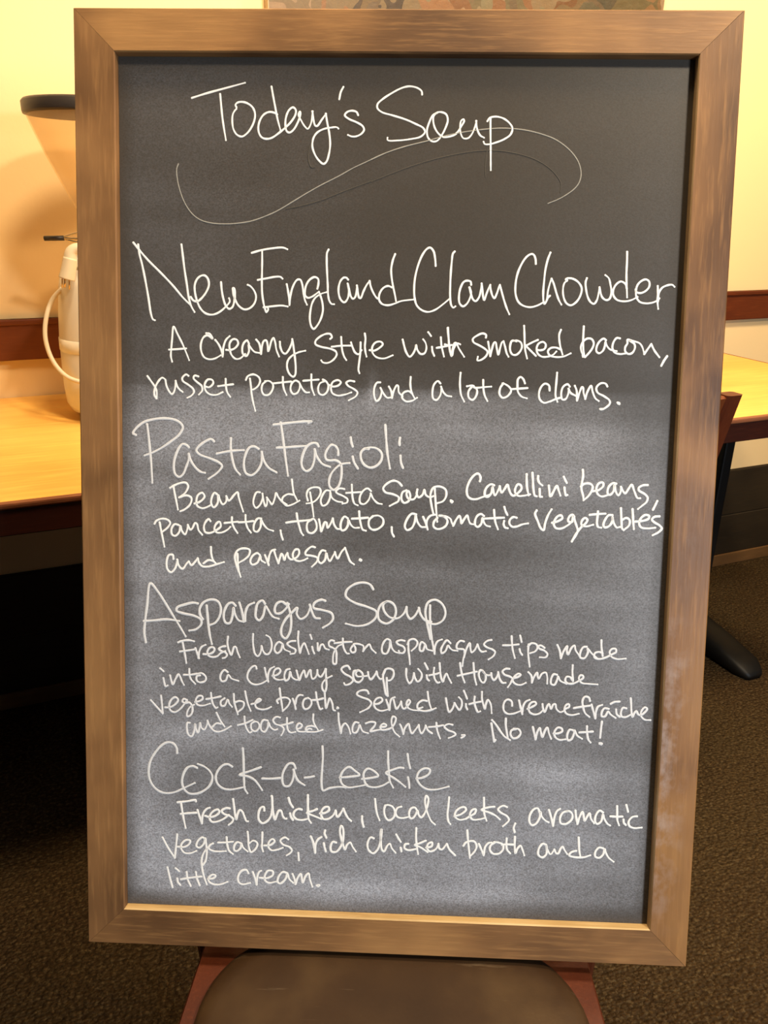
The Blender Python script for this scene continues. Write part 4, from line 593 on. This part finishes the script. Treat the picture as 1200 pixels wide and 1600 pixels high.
('Leekie', 3.4, 'soft', 'Cock-a-Leekie', "2348,2102 2353,1993 2347,1855 2343,1731 2360,1646 2420,1672 2526,1690 2586,1685|2525,1786 2631,1799 2721,1821 2676,1860 2616,1899 2563,1863 2531,1793 2546,1725 2606,1688 2699,1700 2798,1723|2748,1780 2830,1793 2906,1818 2861,1867 2801,1888 2763,1843 2766,1774 2798,1713 2871,1698 2951,1719 3009,1755|2999,2073 3001,1975 3011,1865 3022,1770 3057,1702|3155,1907 3118,1910 3053,1887 2981,1850 3055,1805 3122,1759 3178,1713|3192,2052 3202,1982 3221,1907|3202,1814 3212,1763 3218,1705|3286,1804 3345,1815 3410,1859 3415,1900 3369,1912 3311,1876 3290,1807 3320,1746 3388,1700 3480,1697 3608,1733"),
('Fresh', 3.7, 'bright', 'Fresh chicken, local leeks, aromatic', "898,1470 987,1483 1080,1499 1083,1486|931,1471 943,1386 958,1296 977,1203|929,1350 1007,1360 1089,1368|1099,1397 1118,1332 1143,1257|1143,1262 1148,1333 1167,1384 1196,1415 1223,1426|1177,1339 1221,1326 1279,1343 1318,1380 1308,1409 1269,1398 1230,1356 1221,1311 1245,1278 1298,1283 1366,1316 1415,1358|1424,1426 1386,1427 1342,1396 1366,1366 1429,1344 1459,1314 1449,1284 1415,1254|1458,1525 1468,1446 1478,1366 1491,1314 1502,1366 1526,1413 1550,1398 1575,1339 1594,1298 1609,1298"),
('chicken,', 3.8, 'bright', 'Fresh chicken, local leeks, aromatic', "1773,1417 1768,1452 1739,1446 1715,1385 1720,1314 1754,1283 1803,1307 1841,1369 1849,1570 1844,1570|1848,1570 1853,1480 1863,1390 1881,1325 1897,1371 1921,1422 1942,1418 1960,1364 1985,1336 1997,1340|2016,1558 2031,1507 2061,1460|2032,1396 2042,1357 2062,1329|2148,1441 2114,1445 2076,1418 2066,1373 2096,1339 2154,1331 2216,1348|2209,1593 2210,1503 2213,1413 2219,1343 2243,1306|2302,1452 2259,1430 2201,1408 2269,1380 2346,1350|2334,1408 2384,1415 2422,1446 2417,1476 2383,1475 2350,1438 2346,1383 2366,1351 2414,1353 2461,1388 2489,1444|2489,1444 2495,1399 2510,1376 2538,1415 2566,1467|2566,1467 2586,1417 2615,1368 2645,1341|2754,1394 2755,1344 2771,1284"),
('local', 3.4, 'bright', 'Fresh chicken, local leeks, aromatic', "2880,1578 2888,1505 2902,1426 2929,1358|2983,1515 2972,1468 2986,1396 3019,1361 3063,1385 3081,1446 3054,1505 3003,1520 2984,1509|3143,1508 3105,1493 3087,1439 3107,1400 3152,1389 3222,1405|3303,1467 3277,1504 3239,1492 3221,1438 3235,1392 3260,1393 3291,1440 3305,1474 3317,1428 3343,1403 3374,1444 3403,1538 3408,1604 3388,1630 3376,1590 3385,1510 3412,1432 3446,1366 3482,1335"),
('leeks,', 3.4, 'bright', 'Fresh chicken, local leeks, aromatic', "3614,1622 3609,1532 3603,1439 3617,1366 3635,1344|3673,1428 3736,1451 3785,1499 3771,1525 3727,1517 3684,1475 3679,1422 3725,1393 3788,1406|3788,1406 3825,1434 3875,1469 3880,1509 3848,1501 3824,1447 3851,1402 3915,1404 3971,1420|3958,1631 3961,1545 3966,1466 3991,1394|4064,1542 4012,1534 3937,1505 4013,1481 4078,1450 4123,1412|4188,1543 4150,1555 4101,1517 4127,1485 4192,1448 4212,1409 4182,1368 4155,1343|4276,1378 4262,1331 4273,1285"),
('aromatic', 3.5, 'bright', 'Fresh chicken, local leeks, aromatic', "4511,1500 4491,1541 4454,1530 4418,1470 4415,1397 4441,1365 4478,1379 4514,1447 4520,1507 4532,1461 4572,1416 4604,1400|4602,1529 4627,1451 4649,1366|4649,1366 4658,1452 4681,1519 4711,1544|4794,1523 4744,1508 4715,1454 4724,1395 4774,1390 4829,1439 4833,1492 4800,1524 4762,1516|4862,1533 4872,1460 4887,1395|4887,1395 4903,1461 4932,1522 4947,1463 4955,1430 4984,1484 5001,1511 5017,1453 5050,1408|5132,1523 5100,1541 5065,1494 5059,1428 5082,1402 5118,1430 5133,1503 5148,1458 5182,1406 5208,1391|5267,1594 5271,1515 5276,1449 5295,1397|5207,1486 5266,1484 5325,1488|5356,1608 5376,1539|5336,1458 5340,1425 5361,1402|5466,1496 5422,1488 5387,1440 5396,1394 5441,1374 5518,1382"),
('vegetables,', 3.4, 'bright', 'vegetables, rich chicken broth and a', "742,1095 793,995 865,883|865,883 878,999 892,1135|898,1002 963,1002 1015,1038 1022,1072 983,1077 937,1035 930,987 963,941 1028,939 1087,966|1172,1098 1146,1111 1100,1068 1087,1014 1119,1001 1165,1051 1176,1105 1187,1024 1191,943 1178,861 1145,816 1139,873 1165,956 1224,1026 1256,1054|1256,1051 1224,1033 1211,998 1250,973 1315,968 1386,975|1393,1124 1399,1046 1419,979 1458,947|1308,1063 1380,1066 1458,1078|1535,1065 1503,1075 1471,1035 1471,988 1497,980 1536,1018 1542,1065 1562,1019 1607,980|1606,1189 1613,1108 1616,1041 1640,974 1691,1017 1704,1072 1665,1097 1626,1069|1755,1188 1753,1087 1750,1033 1763,986|1775,1050 1834,1056 1879,1099 1859,1121 1827,1097 1814,1042 1847,1003 1912,1012 1963,1034|2017,1124 1982,1143 1937,1108 1963,1068 2028,1044 2054,1011 2041,984 2003,955|2119,987 2126,906"),
('rich', 3.7, 'bright', 'vegetables, rich chicken broth and a', "2243,1163 2266,1107 2289,993|2289,993 2292,1081 2317,1136 2351,1161|2387,1232 2381,1199 2400,1155|2375,1098 2382,1058 2396,1011|2498,1109 2465,1115 2443,1060 2454,1013 2499,1011 2543,1064 2568,1146 2563,1266 2546,1285 2534,1238 2548,1158 2569,1085 2589,1039 2607,1087 2639,1115 2665,1069 2698,1023"),
('chicken', 3.5, 'bright', 'vegetables, rich chicken broth and a', "2875,1168 2843,1176 2813,1108 2827,1041 2872,1010 2916,1052 2946,1160 2950,1268 2944,1241 2947,1133 2961,1047 2981,1034 3012,1096 3037,1117 3057,1071 3096,1025|3099,1217 3119,1180 3145,1141|3146,1081 3154,1041|3222,1124 3190,1116 3185,1076 3224,1057 3300,1073|3297,1291 3297,1187 3306,1107 3321,1021|3394,1164 3337,1135 3286,1113 3338,1095 3416,1044|3402,1091 3453,1106 3458,1147 3420,1132 3409,1084 3441,1052 3498,1081 3522,1136|3522,1136 3530,1089 3556,1077 3605,1139|3605,1139 3632,1080 3691,1022"),
('broth', 3.5, 'bright', 'vegetables, rich chicken broth and a', "3804,1287 3813,1194 3825,1101 3839,1001|3771,1125 3795,1160 3871,1176 3901,1131 3887,1076 3838,1014|3923,1151 3950,1092 3975,1033|3975,1040 3987,1121 4018,1162 4049,1170|4081,1171 4044,1143 4033,1096 4066,1054 4129,1059 4166,1107 4158,1154 4113,1172 4074,1177|4197,1219 4196,1155 4204,1102 4237,1064|4152,1151 4202,1156 4272,1156|4278,1239 4278,1159 4288,1066 4305,1113 4336,1148 4356,1108 4377,1049"),
('and', 3.5, 'bright', 'vegetables, rich chicken broth and a', "4581,1170 4556,1176 4520,1128 4516,1061 4555,1033 4592,1064 4596,1131 4588,1171 4603,1118 4636,1069 4672,1121|4672,1121 4693,1081 4712,1082 4735,1136 4753,1151 4773,1118 4800,1079|4906,1256 4912,1183 4918,1117 4930,1064|4887,1116 4843,1101 4820,1066 4877,1049 4966,1052 5028,1075"),
('a', 3.5, 'bright', 'vegetables, rich chicken broth and a', "5150,1153 5112,1158 5076,1110 5079,1063 5117,1052 5153,1086 5169,1147 5177,1114 5211,1055 5260,1017"),
('little', 3.5, 'bright', 'little cream.', "790,780 811,683 841,568|873,774 910,742|890,666 896,625 922,595|986,738 995,663 1027,589|1080,742 1093,667 1119,600|929,658 1027,678 1139,696|1139,826 1152,738 1171,670 1191,614|1204,672 1256,681 1282,709 1256,721 1217,693 1210,651 1256,619 1328,619 1404,650"),
('cream.', 3.5, 'bright', 'little cream.', "1615,750 1595,783 1549,774 1511,711 1517,650 1556,629 1635,648|1660,765 1680,705 1700,630|1700,637 1706,719 1725,768 1745,782|1732,707 1797,703 1862,739 1861,780 1816,785 1784,736 1784,682 1823,656 1901,673|2011,766 1965,777 1920,721 1914,667 1940,654 1992,704 2011,759 2031,705 2070,666|2063,761 2083,707 2094,653|2094,653 2115,722 2147,764 2158,710 2167,670 2193,739 2225,774 2238,714 2265,633|2310,649 2336,652 2323,638"),
]

PX = .000615
def ribbon(bm, P, hw, lift, taper):
    P = [p for i, p in enumerate(P) if i == 0 or (p - P[i - 1]).length > 1e-5]
    n = len(P)
    if n < 2: return
    z0 = -REC + .00012 + lift; rows = []
    seed = random.random() * 50
    for i, p in enumerate(P):
        d = (P[min(i + 1, n - 1)] - P[max(i - 1, 0)]); d = d.normalized() if d.length > 1e-9 else Vector((1, 0))
        nn = Vector((-d.y, d.x)); k = hw * (1 + .22 * mnoise.noise(Vector((seed, i * .22, 0))))
        if taper: k *= .75 + .25 * min(1, (n - 1 - i) / (n * .3 + 1))
        rows.append([bm.verts.new((p.x + nn.x * k * f, p.y + nn.y * k * f, z0 + h)) for f, h in ((-1, 0), (-.55, .00016), (.55, .00016), (1, 0))])
    for a, b in zip(rows, rows[1:]):
        for q in range(3): bm.faces.new((a[q], b[q], b[q + 1], a[q + 1]))
    for end, sgn in ((0, -1), (n - 1, 1)):       # round ends
        p = P[end]; d = (P[1] - P[0]) if end == 0 else (P[-1] - P[-2]); d = d.normalized() * sgn; nn = Vector((-d.y, d.x)); k = hw * (1.08 if end == 0 else .95)
        c = bm.verts.new((p.x, p.y, z0 + .00017))
        rim = [bm.verts.new((p.x + (nn.x * math.cos(a) + d.x * math.sin(a)) * k, p.y + (nn.y * math.cos(a) + d.y * math.sin(a)) * k, z0 + .00001)) for a in [math.pi * 2 * j / 12 for j in range(12)]]
        for j in range(12): bm.faces.new((c, rim[j], rim[(j + 1) % 12]))
for word, wpx, kind, line, data in WORDS:
    bm = NB(); lift = 0.0
    for st in data.split('|'):
        P = [Vector((float(a) / 10000, float(b) / 10000)) for a, b in (q.split(',') for q in st.split())]
        P3 = crom([(p.x, p.y, 0) for p in P], 6); P2 = [Vector((p.x, p.y)) for p in P3]
        if len(P2) < 3: P2 = [P[0].lerp(P[-1], i / 6) for i in range(7)]
        ribbon(bm, P2, wpx * PX * (1.06 if kind == 'soft' else 1.0) / 2, lift, len(P) > 3); lift += .000012
    for f in bm.faces: f.smooth = True
    bmesh.ops.recalc_face_normals(bm, faces=bm.faces[:])
    for f in bm.faces:
        if f.normal.z < 0: f.normal_flip()
    nm = {'swoosh': 'chalk_flourish', 'ghost': 'wiped_chalk_trace', 'comma': 'handwritten_comma', 'hyphen': 'handwritten_hyphen'}.get(word, 'handwritten_word')
    o = obj(nm, bm, 'soft_text' if (kind == 'bright' and any(k in line for k in ('Fresh Washington', 'into a creamy', 'vegetable broth', 'toasted hazelnuts'))) else kind, panel)
    o['label'] = {'swoosh': 'thin grey chalk flourish under the title', 'ghost': 'half wiped traces of an older chalk line',
                  'comma': 'comma after bacon', 'hyphen': 'hyphen in the last heading'}.get(word, 'handwritten white "%s" in the line "%s"' % (word, line))

# ------------------------------------------------------------------ coffee grinder
GR = empty('coffee_grinder', (-.566, 1.46, TZ + .0005), 0)
tag(GR, 'white coffee grinder with clear cone hopper standing on the left table', 'coffee grinder')
bm = NB(); lathe(bm, [(.060, 0), (.072, .002), (.078, .010), (.082, .018)]); obj('base_foot', bm, 'black_plastic', GR, True)
bm = NB(); lathe(bm, [(.080, .012), (.092, .016), (.099, .030), (.1005, .060), (.0995, .100), (.097, .150), (.092, .200), (.085, .245), (.080, .262), (.070, .272)]); obj('body', bm, 'enamel', GR, True)
bm = NB(); lathe(bm, [(.0985, .128), (.0991, .129), (.0981, .150), (.0965, .151)], cap=False); obj('trim_band', bm, 'band', GR, True)
bm = NB(); lathe(bm, [(.070, .272), (.066, .280), (.050, .292), (.034, .310), (.030, .352)]); obj('collar', bm, 'enamel', GR, True)
bm = NB(); pr = [(.026, .352), (.036, .366), (.058, .415), (.079, .463), (.093, .501), (.0985, .517), (.0985, .526)]
lathe(bm, pr + [(r - .0025, z) for r, z in reversed(pr)], cap=False); obj('hopper', bm, 'clear', GR, True)
bm = NB(); lathe(bm, [(.0975, .521), (.1035, .521), (.1045, .525), (.1045, .539), (.101, .543), (.05, .547), (.01, .548)], 64); obj('lid', bm, 'black_plastic', GR, True)
# dosing lever: black grip on chrome wire arms
gx = -.107
bm = NB(); tube(bm, [(gx, 0, .3215), (gx + .036, 0, .3225)], .0044, 14, 0); obj('lever_grip', bm, 'black_plastic', GR, True)
bm = NB(); tube(bm, [(gx + .034, 0, .3240), (gx + .055, -.001, .330), (-.020, -.006, .337)], .0017, 8)
tube(bm, [(gx + .034, 0, .3215), (gx + .052, -.001, .317), (-.028, -.006, .315)], .0017, 8)
tube(bm, [(gx + .034, 0, .3225), (gx + .056, 0, .3215), (-.020, -.002, .324)], .0022, 8); obj('lever_arm', bm, 'chrome', GR, True)
# power lead: plug hanging at the front and a loop of cable
lead = NB()
tube(lead, [(-.062, -.056, .240), (-.080, -.060, .222), (-.090, -.072, .195), (-.094, -.082, .160), (-.088, -.088, .128), (-.074, -.094, .104), (-.052, -.102, .088), (-.01, -.110, .078)], .0040, 12)
obj('power_lead', lead, 'cable', GR, True)
pl = NB()
tube(pl, [(.004, -.082, .306), (-.012, -.086, .310), (-.022, -.090, .304), (-.026, -.093, .288)], lambda q: .008 + .003 * q, 14)
tube(pl, [(-.024, -.093, .294), (-.029, -.096, .274), (-.033, -.098, .260)], lambda q: .0115 + .0020 * q, 16)
plug = obj('plug', pl, 'cable', GR, True)
for dx, dy, ln, r in ((-.008, 0, .016, .0014), (.006, -.004, .018, .0014), (0, -.008, .014, .002)):
    b = NB(); tube(b, [(-.033 + dx, -.098 + dy, .261), (-.035 + dx, -.098 + dy, .261 - ln)], r, 8, 0); obj('prong', b, 'brass', plug, True)
bpy.context.view_layer.update()
